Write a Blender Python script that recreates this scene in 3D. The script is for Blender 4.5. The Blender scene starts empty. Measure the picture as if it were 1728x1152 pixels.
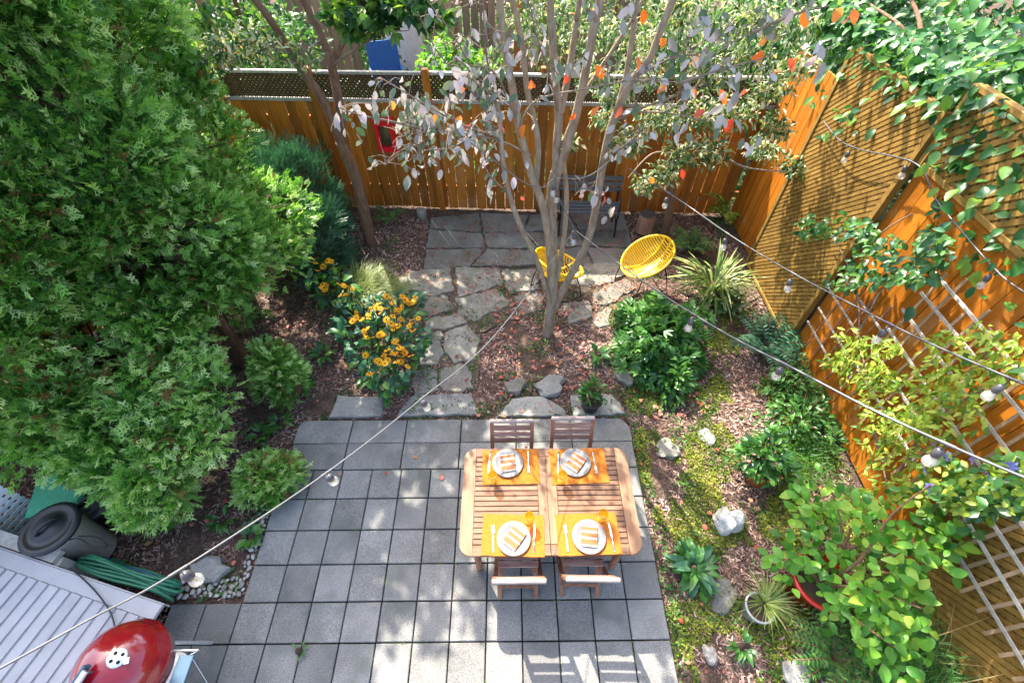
import bpy, math, random
import numpy as np
from mathutils import Vector, Matrix, noise as mnoise
R = math.radians
rnd = random.Random(7)
rng = np.random.default_rng(7)
sc = bpy.context.scene
COL = sc.collection

# ------------------------------------------------------------------ camera, sky, sun, exposure
H, PITCH, YAW, FPX = 4.62, R(50.2), R(-0.51), 785.0
cam = bpy.data.cameras.new('camera')
cam.sensor_width = 36; cam.lens = FPX/1728*36; cam.clip_start = 0.05; cam.clip_end = 300
camo = bpy.data.objects.new('camera', cam); COL.objects.link(camo)
camo.location = (0, 0, H); camo.rotation_euler = (math.pi/2-PITCH, 0, YAW)
sc.camera = camo

SUN_DIR = Vector((-0.30, 0.57, 0.74)).normalized()
EL = math.asin(SUN_DIR.z); AZ = math.atan2(SUN_DIR.x, SUN_DIR.y)
w = bpy.data.worlds.new('World'); sc.world = w; w.use_nodes = True
nt = w.node_tree; nt.nodes.clear()
sky = nt.nodes.new('ShaderNodeTexSky'); sky.sky_type = 'NISHITA'; sky.sun_disc = False
sky.sun_elevation = EL; sky.sun_rotation = AZ; sky.air_density = 0.8; sky.dust_density = 3.5; sky.ozone_density = 0.6
bg = nt.nodes.new('ShaderNodeBackground'); bg.inputs['Strength'].default_value = 0.15
wo = nt.nodes.new('ShaderNodeOutputWorld')
nt.links.new(sky.outputs[0], bg.inputs[0]); nt.links.new(bg.outputs[0], wo.inputs[0])
sl = bpy.data.lights.new('sun', 'SUN'); sl.energy = 3.0; sl.angle = R(0.55); sl.color = (1.0, 0.93, 0.82)
slo = bpy.data.objects.new('sun', sl); COL.objects.link(slo)
slo.rotation_euler = SUN_DIR.to_track_quat('Z', 'Y').to_euler()
slo.location = (0, 0, 20)
sc.view_settings.view_transform = 'Standard'; sc.view_settings.look = 'None'
sc.view_settings.gamma = 1; sc.view_settings.use_curve_mapping = False
sc.view_settings.exposure = 2.3
sc.render.engine = 'CYCLES'
sc.cycles.use_denoising = True; sc.cycles.denoising_prefilter = 'NONE'; sc.cycles.sample_clamp_indirect = 6
sc.cycles.max_bounces = 8; sc.cycles.transparent_max_bounces = 12
sc.cycles.caustics_reflective = False; sc.cycles.caustics_refractive = False

# ------------------------------------------------------------------ measuring helpers (photo point -> place)
def ray(px, py):
    u = (px-864)/FPX; v = (576-py)/FPX
    x, y, z = u, math.cos(PITCH)+v*math.sin(PITCH), -math.sin(PITCH)+v*math.cos(PITCH)
    c, s = math.cos(YAW), math.sin(YAW)
    return Vector((c*x-s*y, s*x+c*y, z))
def G(px, py, z=0.0):
    r = ray(px, py); t = (z-H)/r.z; return Vector((r.x*t, r.y*t, z))
def GX(px, py, X):
    r = ray(px, py); t = X/r.x; return Vector((X, r.y*t, H+r.z*t))
def GY(px, py, Y):
    r = ray(px, py); t = Y/r.y; return Vector((r.x*t, Y, H+r.z*t))
def GT(px, py, t):
    return Vector((0, 0, H)) + ray(px, py)*t

def pix(p):
    c, s = math.cos(-YAW), math.sin(-YAW); X = c*p[0]-s*p[1]; Y = s*p[0]+c*p[1]; Z = p[2]-H
    d = Y*math.cos(PITCH)-Z*math.sin(PITCH); up = Y*math.sin(PITCH)+Z*math.cos(PITCH)
    return 864+FPX*X/d, 576-FPX*up/d
def clear_of_lantern(p):      # the twigs part here: the red lantern on the fence is seen between them
    a, b = pix(p); return not (626 < a < 668 and 198 < b < 262)
# ------------------------------------------------------------------ materials
def new_mat(name):
    m = bpy.data.materials.new(name); m.use_nodes = True
    n = m.node_tree.nodes; n.clear()
    out = n.new('ShaderNodeOutputMaterial'); b = n.new('ShaderNodeBsdfPrincipled')
    m.node_tree.links.new(b.outputs[0], out.inputs[0])
    return m, n, m.node_tree.links, b, out
def ramp(n, cols):
    r = n.new('ShaderNodeValToRGB'); el = r.color_ramp.elements
    pos = [c[0] for c in cols]
    el[0].position = pos[0]; el[0].color = (*cols[0][1], 1)
    el[1].position = pos[-1]; el[1].color = (*cols[-1][1], 1)
    for p, c in cols[1:-1]:
        e = el.new(p); e.color = (*c, 1)
    return r
def even(cols):
    k = len(cols)-1
    return [(i/k, c) for i, c in enumerate(cols)]
def coords(n, l, scale, rand=True):
    tc = n.new('ShaderNodeTexCoord'); mp = n.new('ShaderNodeMapping')
    mp.inputs['Scale'].default_value = scale
    if rand:
        oi = n.new('ShaderNodeObjectInfo'); ad = n.new('ShaderNodeVectorMath'); ad.operation = 'ADD'
        mu = n.new('ShaderNodeMath'); mu.operation = 'MULTIPLY'; mu.inputs[1].default_value = 37.0
        l.new(oi.outputs['Random'], mu.inputs[0]); l.new(tc.outputs['Object'], ad.inputs[0]); l.new(mu.outputs[0], ad.inputs[1])
        l.new(ad.outputs[0], mp.inputs['Vector'])
    else:
        l.new(tc.outputs['Object'], mp.inputs['Vector'])
    return mp
def varied(name, cols, scale=(6, 6, 6), rough=0.8, detail=6, bump=0.3, bscale=60, objvar=0.25, spec=0.3, coat=0, metal=0, speck=None, dist=0.01, blotch=None):
    m, n, l, b, out = new_mat(name)
    mp = coords(n, l, scale)
    no = n.new('ShaderNodeTexNoise'); no.inputs['Scale'].default_value = 1.0; no.inputs['Detail'].default_value = detail; no.inputs['Roughness'].default_value = 0.65
    l.new(mp.outputs[0], no.inputs['Vector'])
    r = ramp(n, [(0.25+0.5*p, c) for p, c in even(cols)]); l.new(no.outputs[0], r.inputs[0])
    src = r.outputs[0]
    if speck:
        mp2 = coords(n, l, (speck[0],)*3); n2 = n.new('ShaderNodeTexNoise'); n2.inputs['Scale'].default_value = 1; n2.inputs['Detail'].default_value = 3
        l.new(mp2.outputs[0], n2.inputs['Vector'])
        r2 = ramp(n, [(0.35, (1-speck[1],)*3), (0.65, (1+speck[1]*0.5,)*3)]); l.new(n2.outputs[0], r2.inputs[0])
        mx = n.new('ShaderNodeMix'); mx.data_type = 'RGBA'; mx.blend_type = 'MULTIPLY'; mx.inputs['Factor'].default_value = 1
        l.new(src, mx.inputs['A']); l.new(r2.outputs[0], mx.inputs['B']); src = mx.outputs['Result']
    for blotch in ([] if not blotch else blotch if isinstance(blotch, list) else [blotch]):   # lichen, knots, worn patches: shapes of their own
        mp3 = coords(n, l, (blotch[0],)*3); n3 = n.new('ShaderNodeTexNoise'); n3.inputs['Scale'].default_value = 1; n3.inputs['Detail'].default_value = 8
        l.new(mp3.outputs[0], n3.inputs['Vector'])
        r3 = ramp(n, [(blotch[2], (0, 0, 0)), (blotch[2]+0.12, (blotch[3],)*3)]); l.new(n3.outputs[0], r3.inputs[0])
        mx = n.new('ShaderNodeMix'); mx.data_type = 'RGBA'
        l.new(r3.outputs[0], mx.inputs['Factor']); l.new(src, mx.inputs['A']); mx.inputs['B'].default_value = (*blotch[1], 1); src = mx.outputs['Result']
    if objvar:
        oi = n.new('ShaderNodeObjectInfo'); mr = n.new('ShaderNodeMapRange')
        mr.inputs['To Min'].default_value = 1-objvar; mr.inputs['To Max'].default_value = 1+objvar
        hs = n.new('ShaderNodeHueSaturation'); l.new(oi.outputs['Random'], mr.inputs['Value']); l.new(mr.outputs[0], hs.inputs['Value']); l.new(src, hs.inputs['Color']); src = hs.outputs[0]
    l.new(src, b.inputs['Base Color'])
    b.inputs['Roughness'].default_value = rough; b.inputs['Specular IOR Level'].default_value = spec
    b.inputs['Metallic'].default_value = metal; b.inputs['Coat Weight'].default_value = coat
    if bump:
        nb = n.new('ShaderNodeTexNoise'); nb.inputs['Scale'].default_value = bscale; nb.inputs['Detail'].default_value = 4
        mpb = coords(n, l, tuple(min(1, s/max(scale)*1.0) if max(scale) != min(scale) else 1 for s in scale))
        l.new(mpb.outputs[0], nb.inputs['Vector'])
        bp = n.new('ShaderNodeBump'); bp.inputs['Strength'].default_value = bump; bp.inputs['Distance'].default_value = dist
        l.new(nb.outputs[0], bp.inputs['Height']); l.new(bp.outputs[0], b.inputs['Normal'])
    return m
def plain(name, c, rough=0.5, metal=0, coat=0, spec=0.5):
    m, n, l, b, out = new_mat(name)
    no = n.new('ShaderNodeTexNoise'); no.inputs['Scale'].default_value = 14; no.inputs['Detail'].default_value = 5
    r = ramp(n, [(0.3, tuple(x*0.85 for x in c)), (0.7, tuple(min(1, x*1.1) for x in c))]); l.new(no.outputs[0], r.inputs[0]); l.new(r.outputs[0], b.inputs['Base Color'])
    b.inputs['Roughness'].default_value = rough; b.inputs['Metallic'].default_value = metal; b.inputs['Coat Weight'].default_value = coat; b.inputs['Specular IOR Level'].default_value = spec
    return m
def leafmat(name, cols, obj=False, trans=0.35, rough=0.42, tint=(1.15, 1.1, 0.55), spec=0.4, vein=False):
    m, n, l, b, out = new_mat(name)
    r = ramp(n, cols if isinstance(cols[0][0], (int, float)) and isinstance(cols[0][1], tuple) else even(cols))
    if obj:
        oi = n.new('ShaderNodeObjectInfo'); l.new(oi.outputs['Random'], r.inputs[0])
    else:
        at = n.new('ShaderNodeAttribute'); at.attribute_name = 'var'; l.new(at.outputs['Fac'], r.inputs[0])
    src = r.outputs[0]
    if vein and obj:
        tc = n.new('ShaderNodeTexCoord'); sp = n.new('ShaderNodeSeparateXYZ'); l.new(tc.outputs['Object'], sp.inputs[0])
        ab = n.new('ShaderNodeMath'); ab.operation = 'ABSOLUTE'; l.new(sp.outputs['X'], ab.inputs[0])
        sm = n.new('ShaderNodeMath'); sm.operation = 'SUBTRACT'; l.new(sp.outputs['Y'], sm.inputs[0]); l.new(ab.outputs[0], sm.inputs[1])
        wv = n.new('ShaderNodeMath'); wv.operation = 'MULTIPLY'; l.new(sm.outputs[0], wv.inputs[0]); wv.inputs[1].default_value = 50
        sn = n.new('ShaderNodeMath'); sn.operation = 'SINE'; l.new(wv.outputs[0], sn.inputs[0])
        r2 = ramp(n, [(0.0, (0.82,)*3), (1.0, (1.12,)*3)])
        mr = n.new('ShaderNodeMapRange'); mr.inputs['From Min'].default_value = -1; l.new(sn.outputs[0], mr.inputs[0]); l.new(mr.outputs[0], r2.inputs[0])
        mx = n.new('ShaderNodeMix'); mx.data_type = 'RGBA'; mx.blend_type = 'MULTIPLY'; mx.inputs['Factor'].default_value = 1
        l.new(src, mx.inputs['A']); l.new(r2.outputs[0], mx.inputs['B']); src = mx.outputs['Result']
    l.new(src, b.inputs['Base Color']); b.inputs['Roughness'].default_value = rough; b.inputs['Specular IOR Level'].default_value = spec
    if trans > 0:
        t = n.new('ShaderNodeBsdfTranslucent'); mx = n.new('ShaderNodeMixShader'); mx.inputs[0].default_value = trans
        mt = n.new('ShaderNodeMix'); mt.data_type = 'RGBA'; mt.blend_type = 'MULTIPLY'; mt.inputs['Factor'].default_value = 1
        l.new(src, mt.inputs['A']); mt.inputs['B'].default_value = (tint[0]*1.6, tint[1]*1.6, tint[2]*1.6, 1)
        l.new(mt.outputs['Result'], t.inputs['Color'])
        l.new(b.outputs[0], mx.inputs[1]); l.new(t.outputs[0], mx.inputs[2]); l.new(mx.outputs[0], out.inputs[0])
    return m
def varmat(name, cols, rough=0.85):
    return leafmat(name, cols, trans=0, rough=rough, spec=0.2)

M = {}
M['paver'] = varied('paver_concrete', [(0.15, 0.147, 0.134), (0.235, 0.23, 0.213), (0.305, 0.298, 0.275)], (2.2, 2.2, 2.2), 0.85, 7, 0.6, 130, 0.17, 0.25, speck=(170, 0.5), dist=0.006, blotch=(2.6, (0.11, 0.12, 0.105), 0.54, 0.6))
M['slab'] = varied('old_slab', [(0.18, 0.18, 0.165), (0.28, 0.275, 0.25), (0.36, 0.345, 0.3)], (5, 5, 5), 0.9, 8, 0.6, 90, 0.15, 0.2, speck=(120, 0.3), blotch=(6, (0.13, 0.15, 0.07), 0.58, 0.6))
M['flag'] = varied('flagstone', [(0.16, 0.15, 0.125), (0.25, 0.235, 0.195), (0.34, 0.315, 0.26)], (5, 5, 5), 0.9, 8, 0.7, 60, 0.22, 0.2, speck=(100, 0.3), blotch=(7, (0.12, 0.13, 0.05), 0.57, 0.6))
M['terrace'] = varied('dark_flagstone', [(0.12, 0.118, 0.102), (0.195, 0.188, 0.162), (0.27, 0.255, 0.215)], (3, 3, 3), 0.8, 8, 0.6, 60, 0.2, 0.25, speck=(90, 0.3), blotch=(5, (0.1, 0.1, 0.035), 0.56, 0.6))
M['rock'] = varied('rock', [(0.2, 0.18, 0.15), (0.36, 0.33, 0.28), (0.5, 0.46, 0.4)], (9, 9, 9), 0.9, 8, 0.9, 40, 0.2, 0.2, speck=(90, 0.3), dist=0.02)
M['white_rock'] = varied('white_rock', [(0.3, 0.29, 0.26), (0.6, 0.58, 0.52), (0.68, 0.66, 0.6)], (12, 12, 12), 0.85, 8, 0.8, 40, 0, 0.2, dist=0.02, blotch=(9, (0.09, 0.085, 0.07), 0.58, 0.8))
M['pebble'] = varied('pebble', [(0.2, 0.2, 0.19), (0.36, 0.34, 0.3), (0.5, 0.48, 0.44)], (8, 8, 8), 0.6, 4, 0.2, 60, 0.4, 0.35)
M['soil'] = varied('soil', [(0.065, 0.043, 0.032), (0.13, 0.088, 0.065), (0.21, 0.15, 0.115)], (9, 9, 9), 0.95, 10, 1.0, 50, 0, 0.1, speck=(70, 0.5), dist=0.03)
M['sand'] = varied('dusty_earth', [(0.055, 0.042, 0.028), (0.11, 0.088, 0.062), (0.17, 0.14, 0.105)], (10, 10, 10), 0.95, 9, 0.8, 60, 0, 0.1, speck=(80, 0.5), blotch=(5, (0.1, 0.12, 0.03), 0.56, 0.7))
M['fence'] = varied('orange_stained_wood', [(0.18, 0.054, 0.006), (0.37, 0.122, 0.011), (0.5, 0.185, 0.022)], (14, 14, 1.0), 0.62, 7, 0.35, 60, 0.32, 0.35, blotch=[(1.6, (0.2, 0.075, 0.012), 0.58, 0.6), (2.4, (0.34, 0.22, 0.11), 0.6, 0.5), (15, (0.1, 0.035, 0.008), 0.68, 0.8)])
M['fence2'] = varied('sunny_orange_stained_wood', [(0.25, 0.075, 0.006), (0.42, 0.134, 0.009), (0.52, 0.185, 0.018)], (14, 14, 1.0), 0.55, 7, 0.3, 60, 0.25, 0.3, blotch=[(1.3, (0.24, 0.085, 0.012), 0.58, 0.6), (2.1, (0.46, 0.28, 0.12), 0.6, 0.5), (13, (0.14, 0.045, 0.008), 0.68, 0.8)])  # fence stain again, its colour lightened for the sunlit runs
M['lattice'] = varied('olive_lattice_wood', [(0.17, 0.092, 0.018), (0.27, 0.155, 0.034), (0.36, 0.22, 0.06)], (9, 9, 9), 0.7, 6, 0.3, 70, 0.2, 0.3)
M['dark_lattice'] = varied('dark_lattice_wood', [(0.05, 0.03, 0.015), (0.1, 0.06, 0.025), (0.15, 0.09, 0.04)], (9, 9, 9), 0.75, 6, 0.3, 70, 0.2, 0.3)
M['greywood'] = varied('weathered_grey_wood', [(0.26, 0.23, 0.19), (0.4, 0.37, 0.32), (0.52, 0.49, 0.44)], (20, 20, 3), 0.85, 7, 0.4, 60, 0.2, 0.25)
M['tanwood'] = varied('weathered_tan_wood', [(0.22, 0.13, 0.07), (0.36, 0.24, 0.14), (0.45, 0.32, 0.2)], (20, 20, 3), 0.85, 7, 0.4, 60, 0.2, 0.25)
M['nbwood'] = varied('neighbour_fence_wood', [(0.22, 0.13, 0.09), (0.36, 0.23, 0.17), (0.44, 0.3, 0.23)], (14, 14, 1.2), 0.8, 6, 0.3, 60, 0.35, 0.25)
M['nbwood2'] = varied('neighbour_orange_board', [(0.4, 0.13, 0.04), (0.55, 0.2, 0.07)], (14, 14, 1.2), 0.8, 6, 0.3, 60, 0.2, 0.25)
M['teak'] = varied('weathered_teak', [(0.1, 0.048, 0.026), (0.195, 0.1, 0.054), (0.28, 0.155, 0.09)], (3, 30, 20), 0.6, 8, 0.35, 60, 0.18, 0.35, blotch=(6, (0.2, 0.11, 0.07), 0.6, 0.5))
M['teak_y'] = varied('weathered_teak_lengthwise', [(0.15, 0.072, 0.036), (0.265, 0.14, 0.074), (0.35, 0.195, 0.11)], (30, 3, 20), 0.6, 8, 0.35, 60, 0.12, 0.35, blotch=(6, (0.22, 0.12, 0.075), 0.6, 0.5))
M['chairwood'] = varied('weathered_chair_wood', [(0.15, 0.065, 0.045), (0.3, 0.17, 0.125), (0.46, 0.33, 0.28)], (6, 40, 40), 0.65, 7, 0.4, 60, 0.15, 0.35)
M['palerail'] = varied('sunlit_rail_wood', [(0.2, 0.14, 0.115), (0.33, 0.27, 0.235), (0.42, 0.37, 0.34)], (5, 40, 40), 0.7, 7, 0.4, 60, 0.05, 0.3)  # chair wood paled: sunlight on the top rails put into the colour
M['chairleg'] = varied('chair_leg_wood', [(0.15, 0.06, 0.03), (0.29, 0.13, 0.07), (0.37, 0.19, 0.11)], (30, 10, 10), 0.65, 7, 0.4, 60, 0.15, 0.35)
M['greybench'] = varied('grey_painted_slats', [(0.055, 0.056, 0.057), (0.09, 0.09, 0.092), (0.13, 0.128, 0.128)], (3, 30, 30), 0.6, 6, 0.3, 60, 0.1, 0.35)
M['iron'] = plain('black_iron', (0.015, 0.015, 0.017), 0.45, 0.3)
M['bark'] = varied('smooth_bark', [(0.17, 0.12, 0.075), (0.33, 0.25, 0.165), (0.47, 0.39, 0.29)], (22, 22, 7), 0.85, 8, 0.8, 50, 0.08, 0.2, dist=0.02)
M['bark2'] = varied('reddish_bark', [(0.1, 0.05, 0.03), (0.2, 0.115, 0.07), (0.28, 0.18, 0.125)], (22, 22, 6), 0.88, 8, 0.9, 50, 0.08, 0.2, dist=0.02)
M['cedarbark'] = varied('cedar_bark', [(0.07, 0.035, 0.02), (0.16, 0.085, 0.05), (0.24, 0.15, 0.1)], (40, 40, 4), 0.9, 8, 0.9, 50, 0.08, 0.15, dist=0.02)
M['yellow'] = varied('yellow_cord', [(0.78, 0.46, 0.0), (0.85, 0.54, 0.005), (0.88, 0.58, 0.01)], (5, 5, 5), 0.4, 4, 0.1, 80, 0.0, 0.5)
M['mat'] = varied('orange_placemat_cloth', [(0.4, 0.12, 0.012), (0.45, 0.145, 0.018), (0.49, 0.17, 0.03)], (40, 40, 40), 0.85, 4, 0.6, 420, 0.04, 0.2, dist=0.003)
M['steel'] = plain('cutlery_steel', (0.75, 0.74, 0.72), 0.22, 1.0)
M['red_enamel'] = plain('red_enamel', (0.27, 0.004, 0.012), 0.2, 0, 1.0)
M['alu'] = plain('brushed_aluminium', (0.72, 0.72, 0.72), 0.4, 0.6)
M['hole'] = plain('vent_opening_black', (0.01, 0.01, 0.01), 0.9)
M['blackplastic'] = plain('black_plastic', (0.016, 0.018, 0.02), 0.38)
M['bluegrey'] = plain('blue_grey_plastic', (0.06, 0.12, 0.17), 0.4)
M['greyplastic'] = plain('grey_bin_plastic', (0.62, 0.58, 0.57), 0.5)
M['greenplastic'] = plain('green_bin_plastic', (0.08, 0.42, 0.22), 0.45)
M['vinyl'] = varied('pale_vinyl', [(0.33, 0.325, 0.335), (0.4, 0.395, 0.4), (0.44, 0.435, 0.44)], (5, 5, 5), 0.5, 5, 0.05, 60, 0.05, 0.4, blotch=(3, (0.4, 0.39, 0.39), 0.6, 0.5))
M['whitevinyl'] = plain('white_vinyl', (0.85, 0.85, 0.84), 0.5)
M['hose'] = plain('green_hose_rubber', (0.03, 0.17, 0.09), 0.38)
M['hose2'] = plain('blue_hose_rubber', (0.03, 0.11, 0.2), 0.38)
M['capyellow'] = plain('yellow_fitting', (0.75, 0.5, 0.01), 0.4)
M['cable'] = plain('light_string_cable_rubber', (0.075, 0.075, 0.08), 0.3, 0, 0.4)
M['cablegrey'] = plain('weathered_cable_rubber', (0.14, 0.14, 0.135), 0.35, 0, 0.3)
M['redlantern'] = plain('red_lantern_paint', (0.72, 0.008, 0.02), 0.4)
M['white'] = plain('white_render', (0.74, 0.75, 0.78), 0.8)
M['blue'] = plain('blue_canvas', (0.03, 0.13, 0.42), 0.7)
M['redpot'] = plain('red_glazed_pot', (0.5, 0.018, 0.012), 0.2, 0, 0.6)
M['terracotta'] = plain('terracotta', (0.5, 0.12, 0.04), 0.8)
M['greypot'] = plain('pale_grey_pot', (0.42, 0.42, 0.41), 0.7)
M['blackpot'] = plain('black_pot_plastic', (0.022, 0.026, 0.032), 0.4)
M['potsoil'] = plain('potting_soil', (0.05, 0.032, 0.022), 0.95)
M['stumptop'] = varied('dark_cut_end', [(0.03, 0.025, 0.02), (0.07, 0.06, 0.05)], (12, 12, 12), 0.9)
M['stumpbark'] = varied('stump_side', [(0.2, 0.09, 0.05), (0.36, 0.2, 0.13), (0.45, 0.28, 0.19)], (30, 30, 4), 0.85)
M['petal'] = leafmat('flower_petal_yellow', [(0.8, 0.36, 0.0), (0.88, 0.5, 0.005)], True, 0.25, 0.6, (1.1, 0.9, 0.3))
M['cone'] = plain('flower_centre_brown', (0.09, 0.035, 0.01), 0.9)
M['clematis'] = leafmat('violet_petal', [(0.16, 0.15, 0.5), (0.25, 0.24, 0.62)], True, 0.25, 0.6, (0.8, 0.8, 1.1))

def glassmat(name, col, gl=0.12, milk=0.0):
    m, n, l, b, out = new_mat(name)
    t = n.new('ShaderNodeBsdfTransparent'); t.inputs[0].default_value = (*col, 1)
    g = n.new('ShaderNodeBsdfGlossy'); g.inputs['Roughness'].default_value = 0.04
    lw = n.new('ShaderNodeLayerWeight'); lw.inputs[0].default_value = 0.25
    mr = n.new('ShaderNodeMapRange'); mr.inputs['To Min'].default_value = gl*0.4; mr.inputs['To Max'].default_value = 0.5
    mx = n.new('ShaderNodeMixShader'); l.new(lw.outputs['Facing'], mr.inputs[0]); l.new(mr.outputs[0], mx.inputs[0]); l.new(t.outputs[0], mx.inputs[1]); l.new(g.outputs[0], mx.inputs[2])
    if milk:
        b.inputs['Base Color'].default_value = (*col, 1); b.inputs['Roughness'].default_value = 0.15
        m2 = n.new('ShaderNodeMixShader'); m2.inputs[0].default_value = milk; l.new(mx.outputs[0], m2.inputs[1]); l.new(b.outputs[0], m2.inputs[2]); mx = m2
    l.new(mx.outputs[0], out.inputs[0])
    return m
M['amber'] = glassmat('amber_glass', (0.98, 0.78, 0.1), 0.12, 0.22)
M['bulbglass'] = glassmat('bulb_glass', (0.95, 0.93, 0.88), 0.25, 0.25)
# plate: woven rings; napkin: printed stripes
m, n, l, b, out = new_mat('ringed_plate')
tc = n.new('ShaderNodeTexCoord'); wv = n.new('ShaderNodeTexWave'); wv.wave_type = 'RINGS'; wv.rings_direction = 'Z'; wv.inputs['Scale'].default_value = 30; wv.inputs['Distortion'].default_value = 0.4
l.new(tc.outputs['Object'], wv.inputs[0]); r = ramp(n, [(0.3, (0.14, 0.135, 0.14)), (0.65, (0.24, 0.225, 0.21))]); l.new(wv.outputs[0], r.inputs[0]); l.new(r.outputs[0], b.inputs['Base Color']); b.inputs['Roughness'].default_value = 0.3
M['plate'] = m
m, n, l, b, out = new_mat('striped_napkin')
tc = n.new('ShaderNodeTexCoord'); sp = n.new('ShaderNodeSeparateXYZ'); l.new(tc.outputs['Object'], sp.inputs[0])
mr = n.new('ShaderNodeMapRange'); mr.inputs['From Min'].default_value = -0.076; mr.inputs['From Max'].default_value = 0.076; l.new(sp.outputs['Y'], mr.inputs[0])
r = n.new('ShaderNodeValToRGB'); r.color_ramp.interpolation = 'CONSTANT'
O_, W_, K_ = (0.36, 0.125, 0.045), (0.4, 0.375, 0.34), (0.08, 0.07, 0.075)
els = [(0, W_), (0.06, K_), (0.085, W_), (0.11, O_), (0.36, W_), (0.46, O_), (0.66, W_), (0.76, O_), (0.93, W_)]
r.color_ramp.elements[0].color = (*W_, 1); r.color_ramp.elements[1].position = 0.06; r.color_ramp.elements[1].color = (*K_, 1)
for p, c in els[2:]:
    e = r.color_ramp.elements.new(p); e.color = (*c, 1)
l.new(mr.outputs[0], r.inputs[0]); l.new(r.outputs[0], b.inputs['Base Color']); b.inputs['Roughness'].default_value = 0.9
M['napkin'] = m

# foliage
CED = [(0.0, (0.24, 0.12, 0.04)), (0.035, (0.2, 0.11, 0.04)), (0.05, (0.016, 0.065, 0.009)), (0.32, (0.055, 0.175, 0.024)), (0.62, (0.155, 0.35, 0.05)), (0.84, (0.36, 0.54, 0.16)), (1.0, (0.52, 0.66, 0.27))]  # brown is dead fronds; dark and pale ends carry shade and highlight
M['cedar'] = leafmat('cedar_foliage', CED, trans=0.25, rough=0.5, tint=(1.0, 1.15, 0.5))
M['yew'] = leafmat('yew_foliage', even([(0.01, 0.045, 0.02), (0.03, 0.105, 0.05), (0.12, 0.25, 0.15)]), trans=0.15, rough=0.4, tint=(0.9, 1.1, 0.7))
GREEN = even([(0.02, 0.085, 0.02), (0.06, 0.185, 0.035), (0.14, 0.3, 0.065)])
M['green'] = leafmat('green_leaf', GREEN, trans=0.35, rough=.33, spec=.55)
M['green_o'] = leafmat('green_leaf_each', GREEN, True, trans=0.35, rough=.33, spec=.55)
BLUEG = even([(0.02, 0.08, 0.04), (0.045, 0.16, 0.075), (0.12, 0.27, 0.14)])
M['blueg'] = leafmat('blue_green_leaf', BLUEG, trans=0.25)
M['blueg_o'] = leafmat('blue_green_leaf_each', BLUEG, True, trans=0.25)
YELG = even([(0.08, 0.19, 0.015), (0.25, 0.36, 0.03), (0.5, 0.52, 0.1)])
M['yelg'] = leafmat('yellow_green_leaf', YELG, trans=0.4)
M['yelg_o'] = leafmat('yellow_green_leaf_each', YELG, True, trans=0.4)
BRIGHT = even([(0.035, 0.14, 0.015), (0.085, 0.26, 0.03), (0.16, 0.38, 0.05), (0.3, 0.45, 0.06)])
M['bright'] = leafmat('bright_leaf', BRIGHT, trans=0.42)
M['bright_o'] = leafmat('bright_leaf_each', BRIGHT, True, trans=0.42, vein=True)
IVY = even([(0.014, 0.065, 0.018), (0.03, 0.12, 0.03), (0.065, 0.2, 0.04), (0.16, 0.3, 0.04)])
M['ivy'] = leafmat('climber_leaf', IVY, trans=0.3, rough=0.35)
M['ivy_o'] = leafmat('climber_leaf_each', IVY, True, trans=0.3, rough=0.35)
VARI = [(0.0, (0.02, 0.065, 0.018)), (0.4, (0.05, 0.13, 0.035)), (0.6, (0.18, 0.25, 0.1)), (0.84, (0.5, 0.52, 0.34)), (0.93, (0.62, 0.6, 0.5)), (1.0, (0.6, 0.3, 0.03))]
M['vari'] = leafmat('variegated_leaf', VARI, trans=0.3)
SILV = [(0.0, (0.06, 0.12, 0.05)), (0.2, (0.13, 0.18, 0.11)), (0.35, (0.22, 0.23, 0.2)), (0.6, (0.34, 0.33, 0.32)), (0.85, (0.5, 0.47, 0.46)), (1.0, (0.55, 0.4, 0.38))]
M['silver'] = leafmat('silvery_leaf', SILV, trans=0.22, tint=(1, 0.95, 0.85))
M['silver_o'] = leafmat('silvery_leaf_each', SILV, True, trans=0.22, tint=(1, 0.95, 0.85), vein=True)
REDL = even([(0.55, 0.06, 0.03), (0.66, 0.14, 0.03), (0.7, 0.26, 0.03), (0.55, 0.14, 0.12)])
M['red_o'] = leafmat('red_orange_leaf_each', REDL, True, trans=0.4, tint=(1.2, 0.8, 0.5))
M['fallen'] = leafmat('fallen_leaf', even([(0.22, 0.05, 0.03), (0.42, 0.09, 0.05), (0.5, 0.17, 0.12), (0.42, 0.2, 0.08)]), trans=0.1, rough=0.6)
M['mulch'] = varmat('bark_mulch', even([(0.06, 0.03, 0.024), (0.19, 0.105, 0.082), (0.36, 0.23, 0.185), (0.58, 0.44, 0.38)]))
M['moss'] = leafmat('moss_leaf', even([(0.06, 0.12, 0.015), (0.18, 0.24, 0.02), (0.36, 0.38, 0.05)]), trans=0.3, rough=0.6)
M['lowgreen'] = leafmat('low_green_leaf', even([(0.02, 0.08, 0.02), (0.06, 0.17, 0.03), (0.12, 0.25, 0.05)]), trans=0.3, rough=0.6)
GRASS = even([(0.09, 0.15, 0.03), (0.24, 0.32, 0.09), (0.42, 0.45, 0.18)])
M['grass'] = leafmat('grass_blade', GRASS, trans=0.3)
M['darkgrass'] = leafmat('dark_grass_blade', even([(0.02, 0.09, 0.02), (0.05, 0.17, 0.03), (0.12, 0.26, 0.05)]), trans=0.3)
M['straw'] = leafmat('straw_blade', even([(0.3, 0.22, 0.09), (0.45, 0.35, 0.16)]), trans=0.25, rough=0.7)
M['yucca_o'] = leafmat('strap_leaf_each', even([(0.08, 0.17, 0.03), (0.2, 0.3, 0.07), (0.42, 0.45, 0.18)]), True, trans=0.25)
M['rudleaf'] = leafmat('rudbeckia_leaf', even([(0.016, 0.075, 0.04), (0.042, 0.15, 0.07), (0.12, 0.26, 0.15)]), trans=0.25, rough=0.45)
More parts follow.
